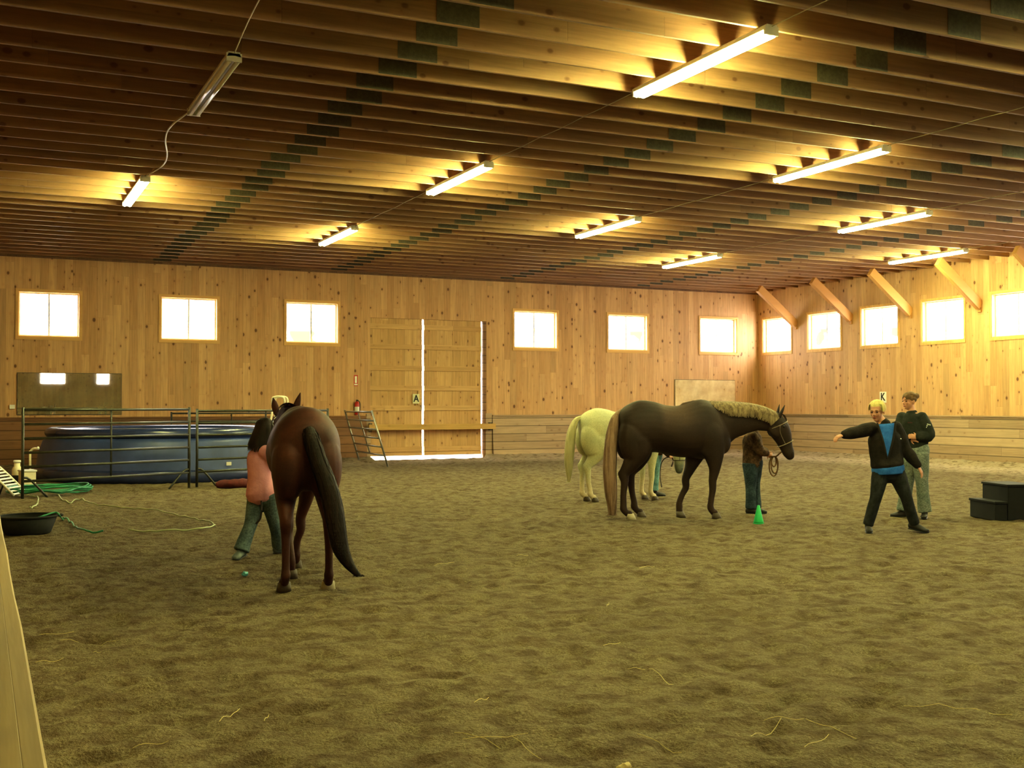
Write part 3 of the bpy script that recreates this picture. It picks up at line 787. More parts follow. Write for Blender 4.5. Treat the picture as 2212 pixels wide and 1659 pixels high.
def horse(anchor, rz, s, body, mane, tailm, hoofm, neck, poll, hdir, legs, tail, label, name='horse', hoofc=None, wide=1., mane_hang=.14, mane_n=260, mane_side=-1, halter=None, ears=None, head_yaw=0., tail_w=.08, tail_n=200, tail_tip=.03, blazem=None, voxel=.014, tail_core=True, mane_up=.01):
    root = empty(name, (anchor.x, anchor.y, 0), rz); root.scale = (s, s, s)
    W = wide
    bm = bmesh.new()
    loft(bm, [(x, 0, z, hw*W, hh) for x, z, hw, hh in TORSO], V((0, 1, 0)), 28, 4, axis=V((1, 0, 0)), dome=.35)
    # haunches, shoulders, withers, chest
    for sy in (-1, 1):
        loft(bm, [(-.42, sy*.10*W, 1.30, .10, .15), (-.53, sy*.125*W, 1.16, .15*W, .21), (-.545, sy*.14*W, 1.0, .145*W, .205), (-.53, sy*.15*W, .86, .115, .17)], V((0, 1, 0)), 18, 4)
        loft(bm, [(.38, sy*.09, 1.32, .09, .12), (.46, sy*.145, 1.16, .11, .19), (.50, sy*.15, .98, .10, .16), (.44, sy*.14, .86, .075, .11)], V((0, 1, 0)), 18, 4)
        ell(bm, (.64, sy*.085, 1.0), (.14, .10, .16))
    loft(bm, [(.16, 0, 1.46, .05, .08), (.36, 0, 1.51, .05, .07), (.52, 0, 1.48, .06, .08)], V((0, 1, 0)), 12, 3)
    # neck
    loft(bm, neck, V((0, 1, 0)), 20, 5)
    # head frame
    P = V(poll); d = V(hdir).normalized(); lat = V((0, 1, 0)); lat = (lat-d*lat.dot(d)).normalized(); up = d.cross(lat).normalized()
    if up.dot(V((1, 0, .6))) < 0: up = -up
    hr = [(*(P+d*a+up*b), hw, hh) for a, b, hw, hh in HEAD]
    loft(bm, hr, lat, 20, 4)
    for sy in (-1, 1):
        q = P+d*.15+lat*sy*.062-up*.075; ell(bm, q, (.095, .035, .075), (d, lat, up))     # cheek
        q = P+d*.12+lat*sy*.082+up*.055; ell(bm, q, (.045, .022, .028), (d, lat, up))     # brow
        q = P+d*.50+lat*sy*.036+up*.02; ell(bm, q, (.04, .02, .03), (d, lat, up))
    q = P+d*.53-up*.035; ell(bm, q, (.035, .035, .03), (d, lat, up))
    hoofs = []
    for kind, sy, pts in legs:
        if kind == 'h':
            hip, st, gk, hk, cn, ft, ps, hf = pts
            y = sy
            loft(bm, [(*hip, .14*W, .20), (*st, .118, .175), (*gk, .080, .112), (hk[0]+.012, hk[1], hk[2]+.05, .055, .076), (*hk, .053, .072), (hk[0]+.01, hk[1], hk[2]-.07, .043, .055), (*cn, .036, .044), (ft[0], ft[1], ft[2]+.05, .036, .045), (*ft, .044, .052), (*ps, .037, .041), (hf[0], hf[1], .07, .05, .054)], V((0, 1, 0)), 14, 4)
            ell(bm, (hk[0]-.05, hk[1], hk[2]+.035), (.032, .024, .05))
        else:
            hip, el, fa, kn, cn, ft, ps, hf = pts
            loft(bm, [(*hip, .10, .17), (*el, .09, .135), (*fa, .066, .080), (kn[0], kn[1], kn[2]+.06, .050, .056), (*kn, .050, .053), (kn[0], kn[1], kn[2]-.07, .042, .047), (*cn, .037, .043), (ft[0], ft[1], ft[2]+.05, .037, .043), (*ft, .043, .048), (*ps, .037, .041), (hf[0], hf[1], .07, .05, .054)], V((0, 1, 0)), 14, 4)
        hoofs.append(hf)
    organic('body', bm, body, root, voxel, 5)
    for i, hf in enumerate(hoofs):
        bm = bmesh.new(); x, y = hf[0], hf[1]
        prev = None
        for z, rx, ry, ox in ((-.01, .075, .067, .018), (.03, .066, .060, .010), (.075, .056, .053, -.002)):
            ring = [bm.verts.new((x+ox+rx*math.cos(a)*(1 if math.cos(a) > 0 else .8), y+ry*math.sin(a), z)) for a in [2*PI*j/20 for j in range(20)]]
            if prev:
                for j in range(20): bm.faces.new((prev[j], prev[(j+1) % 20], ring[(j+1) % 20], ring[j]))
            else: bm.faces.new(list(reversed(ring)))
            prev = ring
        bm.faces.new(prev)
        mm = hoofm if not (hoofc and i in hoofc) else M['hoof_pale']
        build('hoof', bm, mm, root, True)
    # ears
    ears = ears or [(-.02, .045, .16, .0), (-.02, -.045, .16, .0)]
    for (ex, ey, el_, tilt) in ears:
        b = P+d*.0+lat*ey+up*.06
        tipd = (-d*.35+up*.95+lat*(tilt+ey*1.5)).normalized() if ex is None else V((ex, tilt+ey*2.2, 1)).normalized()
        bm = bmesh.new(); fr = V((1, 0, 0)); sd = tipd.cross(fr).normalized()
        loft(bm, [(*(b-tipd*.02), .026, .024), (*(b+tipd*el_*.3), .036, .02), (*(b+tipd*el_*.65), .027, .013), (*(b+tipd*el_), .004, .004)], sd, 12, 4)
        build('ear', bm, body, root, True)
    for sy in (-1, 1):
        q = P+d*.135+lat*sy*.093+up*.048
        bm = bmesh.new(); ell(bm, q, (.021, .012, .016), (d, lat, up)); build('eye', bm, M['eye'], root, True)
        q = P+d*.515+lat*sy*.047+up*.028
        bm = bmesh.new(); ell(bm, q, (.016, .008, .012), (d, lat, up), 2); build('nostril', bm, M['eye'], root, True)
    if blazem:
        bm = bmesh.new(); pts = []
        for a, b, hw, hh in HEAD[1:7]:
            pts.append(P+d*a+up*(b+hh-.012))
        loft(bm, [(*p, .026-.012*i/5, .016) for i, p in enumerate(pts)], lat, 10, 4); build('blaze', bm, blazem, root, True)
    # mane
    rnd = random.Random(5)
    crest = []
    for r in neck: crest.append(V((r[0], r[1], r[2])))
    cr = catmull([list(r) for r in neck], 12)
    def crestp(t):
        i = min(int(t*(len(cr)-1)), len(cr)-2); f = t*(len(cr)-1)-i
        r = [a+(b-a)*f for a, b in zip(cr[i], cr[i+1])]
        a, b = V(cr[i][:3]), V(cr[i+1][:3]); dd = (b-a).normalized(); u = dd.cross(V((0, -1, 0))).normalized()
        if u.z < 0: u = -u
        return V(r[:3]), r[3], r[4], u, dd
    if mane:
        bm = bmesh.new()
        for i in range(mane_n):
            t = .12+.88*i/mane_n+rnd.uniform(-.01, .01); t = min(max(t, 0), .999)
            p, ra, rb, u, dd = crestp(t)
            lay = rnd.uniform(.0, .022); L = mane_hang*rnd.uniform(.65, 1.15)
            L *= min(1, (t-.05)/.25)
            pts = []; sdv = mane_side if rnd.random() < .85 else -mane_side
            for k in range(7):
                q = k/6; dr = q*q*L*.6+q*L*.4; cz = min(1, max(0, 1-dr/rb))
                yy = sdv*((ra+.012)*math.sqrt(1-cz*cz)+.004+lay*(.4+q))
                zz = (rb+mane_up*(1-q))-dr
                pts.append(p+u*zz+V((0, yy, 0))+dd*(-.05*q+rnd.uniform(-.004, .004)))
            ribbon(bm, pts, .024, .008, V((0, sdv, .2)))
        for k in range(34):   # forelock
            p0 = P+up*.10-d*.03+lat*rnd.uniform(-.035, .035)
            pts = [p0+d*(.17*q)*rnd.uniform(.9, 1.1)+up*(.035*math.sin(q*3)+.012)+lat*rnd.uniform(-.006, .006) for q in (0, .3, .6, 1)]
            ribbon(bm, pts, .018, .004, up)
        build('mane', bm, mane, root)
    # tail
    bm = bmesh.new(); tp = catmull([list(p) for p in tail], 6)
    if tail_core:
        n = len(tp); loft(bm, [(*p[:3], p[3]*.78, p[4]*.78) for p in tp[:int(len(tp)*.86)]], V((0, 1, 0)), 14, 1)
    for i in range(tail_n):
        a = rnd.uniform(0, 2*PI); rr = math.sqrt(rnd.random())
        j0 = int(len(tp)*rnd.uniform(0, .45)); j1 = int(len(tp)*rnd.uniform(.72, 1.001))
        if rnd.random() < .25: j1 = len(tp)
        pts = [V(p[:3])+V((math.cos(a)*p[4]*(.55+.45*rr), math.sin(a)*p[3]*(.55+.45*rr), 0))+V((rnd.uniform(-1, 1), rnd.uniform(-1, 1), 0))*.004 for p in tp[j0:j1]]
        if len(pts) < 4: continue
        if j1 >= len(tp)-1:
            e = pts[-1]-pts[-2]; o_ = V((rnd.uniform(-1, 1)*.05, rnd.uniform(-1, 1)*.05, 0)); pts.append(pts[-1]+e*.35+o_*.25); pts.append(pts[-1]+e*.25+o_*.3)
            for q_ in pts: q_.z = max(q_.z, .015)
        ribbon(bm, pts, .016, .004, V((math.cos(a), math.sin(a), 0)))
    build('tail', bm, tailm, root)
    if halter:
        bm = bmesh.new()
        for a, tilt in ((.37, 0.), (.10, -.0)):
            k = [h for h in HEAD]; import bisect
            i = max(j for j in range(len(HEAD)) if HEAD[j][0] <= a); f = (a-HEAD[i][0])/(HEAD[i+1][0]-HEAD[i][0]); r = [x+(y-x)*f for x, y in zip(HEAD[i], HEAD[i+1])]
            n = 28; pts = [P+d*(a+tilt*math.cos(2*PI*j/n))+up*(r[1]+(r[3]+.012)*math.cos(2*PI*j/n))+lat*((r[2]+(.03 if a < .2 else .013))*math.sin(2*PI*j/n)) for j in range(n+1)]
            loft(bm, [(*p, .004, .007) for p in pts], lat, 6, 1, cap=False)
        for sy in (-1, 1):
            tube(bm, [P+d*.37+lat*sy*.072-up*.02, P+d*.2+lat*sy*.112-up*.035, P+d*.10+lat*sy*.122-up*.0], .0045, 6, 4)
        build('halter', bm, halter, root, True)
    bpy.context.view_layer.update()
    tag(root, label, 'horse')
    return root
def hleg(sy, hip, st, gk, hk, cn, ft, ps, hf): return ('h', sy, [V(p) for p in (hip, st, gk, hk, cn, ft, ps, hf)])
def fleg(sy, *a): return ('f', sy, [V(p) for p in a])
liver = coat('liver_chestnut_coat', (.034, .019, .013), (.019, .011, .008), legs=(.036, .018, .012), saddle=(.07, .040, .026))
flax = hairmat('flaxen_hair', (.07, .045, .022), (.27, .195, .10))
beige = hairmat('pinkish_flaxen_tail', (.15, .085, .055), (.40, .27, .175))
HRZ = -YAW+.09
PAL = pd(1451.2, 15.0)
pal_legs = [
 hleg(-1, (-.50, -.15, 1.05), (-.50, -.15, .90), (-.59, -.14, .73), (-.68, -.13, .565), (-.685, -.13, .34), (-.685, -.13, .14), (-.65, -.13, .085), (-.605, -.13, .0)),
 hleg(1, (-.46, .15, 1.05), (-.40, .15, .90), (-.45, .14, .73), (-.545, .13, .57), (-.52, .13, .35), (-.49, .13, .15), (-.45, .13, .09), (-.41, .13, .0)),
 fleg(1, (.40, .14, .98), (.345, .14, .83), (.28, .13, .66), (.215, .12, .46), (.165, .12, .30), (.125, .12, .14), (.12, .12, .085), (.125, .12, .0)),
 fleg(-1, (.52, -.14, .98), (.535, -.14, .83), (.545, -.13, .66), (.52, -.12, .45), (.505, -.12, .29), (.49, -.12, .14), (.52, -.12, .085), (.55, -.12, .0))]
NECKP = [(.50, 0, 1.20, .17, .36), (.66, 0, 1.255, .135, .31), (.80, 0, 1.295, .11, .255), (.93, 0, 1.315, .095, .225), (1.06, 0, 1.33, .085, .195), (1.20, 0, 1.325, .08, .165), (1.33, 0, 1.29, .085, .145), (1.40, 0, 1.245, .085, .125)]
horse(PAL, HRZ, 1.0, liver, flax, beige, M['hoof'], NECKP, (1.405, 0, 1.325), (.40, 0, -.91), pal_legs,
 [(-.66, 0, 1.43, .05, .05), (-.745, 0, 1.36, .06, .065), (-.80, 0, 1.18, .07, .08), (-.83, 0, .95, .08, .088), (-.845, 0, .65, .085, .092), (-.83, 0, .35, .08, .085), (-.815, 0, .16, .06, .065), (-.81, 0, .05, .05, .055)],
 'dark liver chestnut horse with flaxen mane and tail standing side-on', mane_hang=.165, mane_n=620, halter=M['leather'], ears=[(.25, .05, .17, .0), (.45, -.05, .17, 0)], tail_n=420, tail_tip=.05, hoofc=(0,))
grey = coat('grey_coat', (.50, .47, .27), (.36, .36, .23), legs=(.52, .42, .28), muzzle=(.07, .08, .065))
greyh = hairmat('pale_mane', (.42, .38, .2), (.62, .56, .33))
w0 = gp(1267, 1083)
wrz = math.radians(-9)
wf = V((math.cos(wrz), math.sin(wrz), 0))
wa = w0 + wf*.56
wl = [
 hleg(-1, (-.48, -.15, 1.05), (-.42, -.15, .90), (-.53, -.14, .73), (-.64, -.13, .565), (-.62, -.13, .34), (-.59, -.13, .14), (-.55, -.13, .085), (-.52, -.13, .0)),
 hleg(1, (-.48, .15, 1.05), (-.42, .15, .90), (-.53, .14, .73), (-.64, .13, .565), (-.64, .13, .34), (-.64, .13, .14), (-.60, .13, .085), (-.57, .13, .0)),
 fleg(1, (.46, .14, .98), (.45, .14, .83), (.46, .13, .66), (.46, .12, .45), (.45, .12, .29), (.44, .12, .14), (.47, .12, .085), (.49, .12, .0)),
 fleg(-1, (.50, -.14, .98), (.52, -.14, .83), (.53, -.13, .66), (.53, -.12, .45), (.52, -.12, .29), (.51, -.12, .14), (.545, -.12, .085), (.57, -.12, .0))]
horse(wa, wrz, .93, grey, greyh, greyh, M['hoof'], [(.50, 0, 1.16, .17, .34), (.66, 0, 1.14, .13, .27), (.80, 0, 1.10, .105, .215), (.92, 0, 1.06, .09, .18), (1.02, 0, 1.03, .085, .15), (1.09, 0, 1.0, .08, .13)], (1.09, 0, 1.04), (.02, 0, -1), wl,
 [(-.70, 0, 1.42, .045, .035), (-.80, 0, 1.36, .06, .055), (-.87, 0, 1.18, .075, .075), (-.90, 0, .95, .085, .085), (-.92, 0, .7, .08, .08), (-.92, 0, .48, .05, .05), (-.92, 0, .34, .02, .02)],
 'white horse facing away right, partly hidden behind the dark horse', halter=M['darkstrap'], mane_hang=.15, tail_n=260)
chest = coat('red_chestnut_coat', (.068, .019, .009), (.030, .010, .006), legs=(.045, .016, .009))
blackh = hairmat('dark_tail_hair', (.006, .004, .003), (.02, .010, .006))
redm = hairmat('chestnut_mane', (.05, .018, .009), (.10, .034, .015))
rrz = math.radians(79)
rf = V((math.cos(rrz), math.sin(rrz), 0))
ra_ = (gp(712, 1278)+gp(617, 1270))*.5 + rf*.57
rl = [
 hleg(1, (-.46, .15, 1.05), (-.44, .165, .90), (-.53, .175, .73), (-.64, .18, .565), (-.63, .18, .34), (-.62, .18, .14), (-.59, .185, .085), (-.56, .19, .0)),
 hleg(-1, (-.46, -.15, 1.05), (-.44, -.165, .90), (-.54, -.175, .73), (-.66, -.18, .565), (-.67, -.18, .34), (-.67, -.18, .14), (-.64, -.18, .085), (-.60, -.18, .0)),
 fleg(1, (.46, .14, .98), (.40, .13, .83), (.32, .12, .66), (.24, .11, .46), (.18, .10, .29), (.14, .09, .14), (.15, .09, .085), (.16, .09, .0)),
 fleg(-1, (.50, -.13, .98), (.56, -.10, .83), (.62, -.07, .66), (.66, -.03, .45), (.68, .0, .29), (.69, .01, .14), (.72, .01, .085), (.74, .01, .0))]
horse(ra_, rrz, .95, chest, redm, blackh, M['hoof'], [(.50, .01, 1.22, .17, .36), (.66, .04, 1.30, .135, .29), (.80, .07, 1.35, .11, .235), (.93, .07, 1.40, .10, .20), (1.06, .08, 1.43, .095, .17), (1.16, .09, 1.43, .09, .14)], (1.16, .09, 1.47), (.62, .1, -.72), rl,
 [(-.66, 0, 1.42, .05, .045), (-.75, -.02, 1.33, .07, .05), (-.79, -.065, 1.16, .078, .06), (-.82, -.14, .95, .085, .07), (-.84, -.20, .72, .085, .075), (-.86, -.235, .5, .078, .075), (-.88, -.265, .36, .07, .065), (-.90, -.33, .24, .05, .05), (-.92, -.40, .16, .03, .03)],
 'chestnut red horse seen from behind with a long dark tail', hoofc=(1,), wide=1.06, mane_hang=.14, tail_n=520, halter=M['darkstrap'], ears=[(-.12, .09, .15, .02), (-.1, -.09, .22, -.08)])

# ---------------------------------------------------------------- people
def cloth(name, a, b, scale=10, rough=.85, fine=0):
    t = NT(name); vec, _ = t.obj(); f = t.noise(vec, scale, 5, .65)
    col = t.mix(t.ramp(f, .35, .65), rgba(a), rgba(b))
    if fine:
        g = t.noise(vec, 55, 4, .7); k = t.ramp(g, .35, .65, 1-fine, 1+fine); col = t.mix(1., col, t.comb(k, k, k), 'MULTIPLY')
    t.link(col, t.bsdf.inputs['Base Color']); t.bsdf.inputs['Roughness'].default_value = rough; t.bsdf.inputs['Specular IOR Level'].default_value = .15
    t.bump(t.noise(vec, 7, 4, .6), .5, .03)
    return t.m
skin = plain('skin', (.50, .25, .15), .55, 0, .06, 9)
skin2 = plain('skin_shaded', (.42, .20, .12), .55, 0, .06, 9)
lips = plain('lips', (.30, .09, .07), .5)
def hand(bm, w, d, nrm, sz=1., curl=.5, thumb=1, splay=.12, point=False):
    "palm and five fingers; d: wrist to fingers, nrm: back-of-hand normal; curl towards -nrm"
    d = d.normalized(); nrm = (nrm-d*nrm.dot(d)).normalized(); s = d.cross(nrm).normalized()*thumb
    loft(bm, [(*(w-d*.02), .026*sz, .019*sz), (*(w+d*.03*sz), .034*sz, .016*sz), (*(w+d*.085*sz), .041*sz, .015*sz)], s, 14, 3)
    for i in range(4):
        off = (-1.5+i)*.0205*sz; L = (.062, .074, .080, .070)[i]*sz; c = curl*(.25 if (point and i == 3) else 1)
        p = w+d*.08*sz+s*off; dd = (d+s*off*splay*30*.1).normalized(); pts = [(*(p-d*.02*sz), .0085*sz, .0085*sz)]
        ang = 0
        for k, f in enumerate((.45, .32, .23)):
            pts.append((*p, .0088*sz-.0008*k, .0088*sz-.0008*k)); ang += c*(.7, .9, .6)[k]
            v = dd*math.cos(ang)-nrm*math.sin(ang); p = p+v*L*f
        pts.append((*p, .0065*sz, .0065*sz))
        loft(bm, pts, s, 8, 2)
    p = w+d*.025*sz+s*.03*sz; v = (d*.6+s*.75-nrm*.25).normalized(); pts = [(*(p-s*.02*sz), .012*sz, .012*sz), (*p, .0115*sz, .0115*sz)]
    p = p+v*.034*sz; pts.append((*p, .0105*sz, .0105*sz)); v = (v+d*.6-nrm*.3).normalized(); p = p+v*.026*sz; pts.append((*p, .008*sz, .008*sz))
    loft(bm, pts, s, 8, 2)
def person(anchor, rz, P, label):
    """P: dict of joints in a frame x right, y away, z up"""
    root = empty('person', (anchor.x, anchor.y, 0), rz)
    g = lambda k: V(P[k])
    f = V(P['face']).normalized(); up = V((0, 0, 1)); up = (up-f*up.dot(f)).normalized(); lf = up.cross(f).normalized()
    hs = P.get('hs', 1.); hc = g('head'); A = (f, lf, up)
    cd = (g('shL')-g('shR')); cd = cd.normalized(); fw = cd.cross(V((0, 0, 1))).normalized()   # chest forward
    hd = (g('hipL')-g('hipR')).normalized()
    b = P.get('build', 1.); sk = P.get('skin', skin)
    bm = bmesh.new()
    # head
    ell(bm, hc+up*.03*hs-f*.012, (.092*hs, .074*hs, .092*hs), A)
    ell(bm, hc-up*.035*hs+f*.022*hs, (.066*hs, .056*hs, .078*hs), A)
    ell(bm, hc-up*.088*hs+f*.058*hs, (.024*hs, .026*hs, .02*hs), A)      # chin
    ell(bm, hc+up*.018*hs+f*.070*hs, (.022*hs, .05*hs, .016*hs), A, 2)    # brow
    loft(bm, [(*(hc+f*.08*hs+up*.006*hs), .008*hs, .008*hs), (*(hc+f*.100*hs-up*.024*hs), .013*hs, .012*hs), (*(hc+f*.092*hs-up*.034*hs), .016*hs, .010*hs)], lf, 10, 3)
    ell(bm, hc+f*.078*hs-up*.058*hs, (.014*hs, .024*hs, .012*hs), A, 2)
    for s_ in (-1, 1): ell(bm, hc+lf*s_*.078*hs-f*.012-up*.012*hs, (.016*hs, .008*hs, .03*hs), A, 2)
    for s_ in (-1, 1): ell(bm, hc+lf*s_*.04*hs+f*.06*hs-up*.025*hs, (.022*hs, .018*hs, .02*hs), A, 2)
    nb = g('neck'); n0 = hc-up*.07*hs-f*.02
    loft(bm, [(*(nb-V((0, 0, .07))), .075*b, .06*b), (*nb, .058*b, .056*b), (*((nb+n0)*.5), .051*b, .05*b), (*n0, .052*b, .054*b)], cd, 14, 3)
    sh = (g('shL')+g('shR'))*.5; ch, wa, pe = g('chest'), g('waist'), g('pelvis')
    sw = (g('shL')-g('shR')).length*.5
    tr = [(*(sh+V((0, 0, .02))), sw*.7, .07*b), (*(sh-V((0, 0, .05))), sw*.98, .095*b), (*ch, P.get('cw', .15)*b, .112*b), (*wa, P.get('ww', .125)*b, .098*b), (*pe, P.get('pw', .155)*b, .115*b), (*(pe-V((0, 0, .07))), P.get('pw', .155)*.85*b, .10*b)]
    loft(bm, tr, cd, 20, 4)
    for S in 'LR':
        s, e, w = g('sh'+S), g('el'+S), g('wr'+S)
        loft(bm, [(*s, .052*b, .055*b), (*(s+(e-s)*.45), .045*b, .045*b), (*e, .036*b, .036*b), (*(e+(w-e)*.3), .036*b, .037*b), (*w, .024*b, .021*b)], cd, 12, 4)
        hd_ = V(P['ha'+S]) - w; hand(bm, w, hd_, V(P.get('hn'+S, (0, 0, 1))), P.get('hz', .95), P.get('curl'+S, .5), P.get('th'+S, 1))
        h, k, a = g('hip'+S), g('kn'+S), g('an'+S)
        loft(bm, [(*h, .08*b, .09*b), (*(h+(k-h)*.4), .072*b, .078*b), (*k, .05*b, .055*b), (*(k+(a-k)*.3), .047*b, .054*b), (*a, .033, .036)], hd, 14, 4)
    organic('body', bm, sk, root, .0075, 3)
    for s_ in (-1, 1):
        bm = bmesh.new(); ell(bm, hc+lf*s_*.031*hs+f*.078*hs+up*.002*hs, (.009*hs, .012*hs, .007*hs), A, 2); build('eye', bm, M['eye'], root, True)
        bm = bmesh.new(); loft(bm, [(*(hc+lf*s_*(.015+.013*i)*hs+f*(.094-.006*i)*hs+up*(.026+.003*(i == 1))*hs), .003, .004) for i in range(3)], up, 6, 2); build('eyebrow', bm, P['brow'], root, True)
    bm = bmesh.new(); ell(bm, hc+f*.088*hs-up*.058*hs, (.008*hs, .022*hs, .007*hs), A, 2); build('lips', bm, lips, root, True)
    # top
    tp = P['top']; bm = bmesh.new(); t = tp.get('t', .018)
    hem = V(P['hem']); hw = P.get('hemw', P.get('pw', .155)+.02)
    rings = [(*(sh+V((0, 0, .045))), sw*.55, .068*b+t*.3), (*(sh+V((0, 0, .01))), sw*.92, .085*b+t*.5), (*(sh-V((0, 0, .06))), sw*1.03, .100*b+t), (*ch, P.get('cw', .15)*b+t, .115*b+t), (*wa, P.get('tw', P.get('ww', .125)*b+t*1.4), .103*b+t*1.4), (*hem, hw, P.get('hemd', .125*b+t))]
    loft(bm, rings, cd, 24, 4)
    sl = tp.get('sleeve', 1.)
    for S in 'LR':
        s, e, w = g('sh'+S), g('el'+S), g('wr'+S); k = tp.get('fat', 1.)
        pts = [(*s, (.053*b+t*.8), (.056*b+t*.8)), (*(s+(e-s)*.5), (.050*b+t)*k, (.052*b+t)*k)]
        if sl > .6: pts += [(*e, (.042*b+t)*k, (.044*b+t)*k), (*(e+(w-e)*.5), (.038*b+t)*k, (.040*b+t)*k), (*(e+(w-e)*.93), .032*b+t*.8, .032*b+t*.8)]
        else: pts = [pts[0], (*(s+(e-s)*.6), .05*b+t*1.3, .052*b+t*1.3)]
        loft(bm, pts, cd, 14, 4)
    # soft folds
    for v in bm.verts: v.co += V((noise.noise(v.co*11), noise.noise(v.co*11+V((5, 0, 0))), 0))*.007
    organic(tp['name'], bm, tp['mat'], root, .010, 3)
    # trousers
    tr = P['jeans']; bm = bmesh.new(); t = tr.get('t', .013); fl = tr.get('flare', .07)
    loft(bm, [(*(wa*.45+pe*.55), P.get('ww', .125)*b+t*1.2, .10*b+t), (*pe, P.get('pw', .155)*b+t, .12*b+t), (*(pe-V((0, 0, .08))), P.get('pw', .155)*.9*b+t, .112*b+t)], cd, 22, 3)
    for S in 'LR':
        h, k, a = g('hip'+S), g('kn'+S), g('an'+S)
        loft(bm, [(*h, .086*b+t, .098*b+t), (*(h+(k-h)*.4), .078*b+t, .086*b+t), (*k, .056*b+t, .062*b+t), (*(k+(a-k)*.45), .052*b+t, .058*b+t), (*(k+(a-k)*1.02), fl, fl*1.08)], hd, 16, 4, dome=.12)
    for v in bm.verts: v.co += V((noise.noise(v.co*13), noise.noise(v.co*13+V((5, 0, 0))), 0))*.007
    organic('jeans', bm, tr['mat'], root, .010, 3)
    for S in 'LR':
        a, to = g('an'+S), g('to'+S); fd = V((to.x-a.x, to.y-a.y, 0)).normalized(); bm = bmesh.new(); sd = V((-fd.y, fd.x, 0))
        zt = min(to.z, .03) if not P.get('lift'+S) else to.z
        base = V((a.x, a.y, 0)); L = P.get('foot', .15)
        hz = P.get('heel'+S, 0.)
        loft(bm, [(*(base-fd*.055+V((0, 0, .04+hz))), .032, .038), (*(base+V((0, 0, .045+hz*.8))), .038, .045), (*(base+fd*L*.5+V((0, 0, .036+hz*.4))), .04, .036), (*(base+fd*L*.9+V((0, 0, .028))), .043, .028), (*(base+fd*L*1.15+V((0, 0, .024))), .03, .02)], sd, 14, 4)
        loft(bm, [(*(a+V((0, 0, .03))), .04, .044), (*(base+V((0, 0, .05+hz))), .04, .05)], sd, 14, 2)
        for v in bm.verts: v.co.z = max(v.co.z, -.003)
        o = organic('shoe', bm, P['shoe'], root, .007, 2)
        bm = bmesh.new()
        loft(bm, [(*(base-fd*.06+V((0, 0, .006+hz))), .036, .012), (*(base+fd*L*.45+V((0, 0, .006+hz*.4))), .042, .011), (*(base+fd*L*1.0+V((0, 0, .006))), .045, .011), (*(base+fd*L*1.18+V((0, 0, .008))), .028, .010)], sd, 12, 3)
        build('sole', bm, M['black'], o, True)
    P['_'] = (root, hc, f, lf, up, A, hs, fw, cd)
    tag(root, label, 'person')
    return P['_']
def scalp(root, hc, A, hs, mat, pts_fn, n, w=.014, name='hair', cap=None):
    f, lf, up = A; bm = bmesh.new()
    ell(bm, hc+up*.042*hs-f*.022*hs, (.098*hs, .082*hs, .090*hs), A, 3)
    bmesh.ops.delete(bm, geom=[v for v in bm.verts if (v.co-hc).dot(f) > .052*hs and (v.co-hc).dot(up) < .045*hs] if cap is None else [v for v in bm.verts if cap(v.co-hc)], context='VERTS')
    rnd = random.Random(3)
    for i in range(n):
        pts, nr = pts_fn(rnd, i)
        ribbon(bm, pts, w*hs, .004, nr)
    return build(name, bm, mat, root, True)
# 1 blonde woman in open black jacket, pointing left
AZ = -YAW
blackj = cloth('black_jacket_cloth', (.014, .012, .011), (.028, .022, .018), 9)
bluet = cloth('blue_shirt_cloth', (.02, .09, .30), (.035, .14, .42), 14)
dkjean = cloth('black_jeans_cloth', (.014, .015, .016), (.03, .032, .032), 12)
shoeb = plain('boot_dark', (.02, .017, .015), .6)
blond = hairmat('blonde_hair', (.50, .40, .12), (.78, .66, .28)); blbrow = plain('brow_blond', (.22, .14, .06))
BP = dict(head=(-.125, -.01, 1.43), face=(-.62, -.76, -.16), hs=1.02, neck=(-.065, 0, 1.30), chest=(-.035, 0, 1.12), waist=(-.015, .01, .92), pelvis=(.015, .01, .76),
 shR=(-.185, -.03, 1.23), elR=(-.39, -.10, 1.185), wrR=(-.575, -.16, 1.155), haR=(-.69, -.19, 1.11), hnR=(-.2, -.3, 1), curlR=.55, thR=1,
 shL=(.105, .03, 1.25), elL=(.215, .04, .99), wrL=(.365, .0, .775), haL=(.41, -.01, .68), hnL=(.6, -.5, .3), curlL=.35, thL=-1,
 hipR=(-.075, 0, .74), knR=(-.155, -.04, .415), anR=(-.235, .0, .09), toR=(-.27, -.15, .03),
 hipL=(.09, .01, .74), knL=(.205, -.03, .42), anL=(.325, .04, .10), toL=(.42, -.08, .03), heelL=.03,
 cw=.165, ww=.155, pw=.16, hem=(.0, .01, .80), hemw=.20, hemd=.17, build=1.08, brow=blbrow, shoe=shoeb, top=dict(name='jacket', mat=blackj, t=.022, fat=1.08), jeans=dict(mat=dkjean, t=.010, flare=.062), tw=.2)
ba = pd(1760+720/4.608, 13.3)
root, hc, f, lf, up, A, hs, fw, cd = person(ba, AZ, BP, 'blonde woman in open black jacket and blue shirt pointing left')
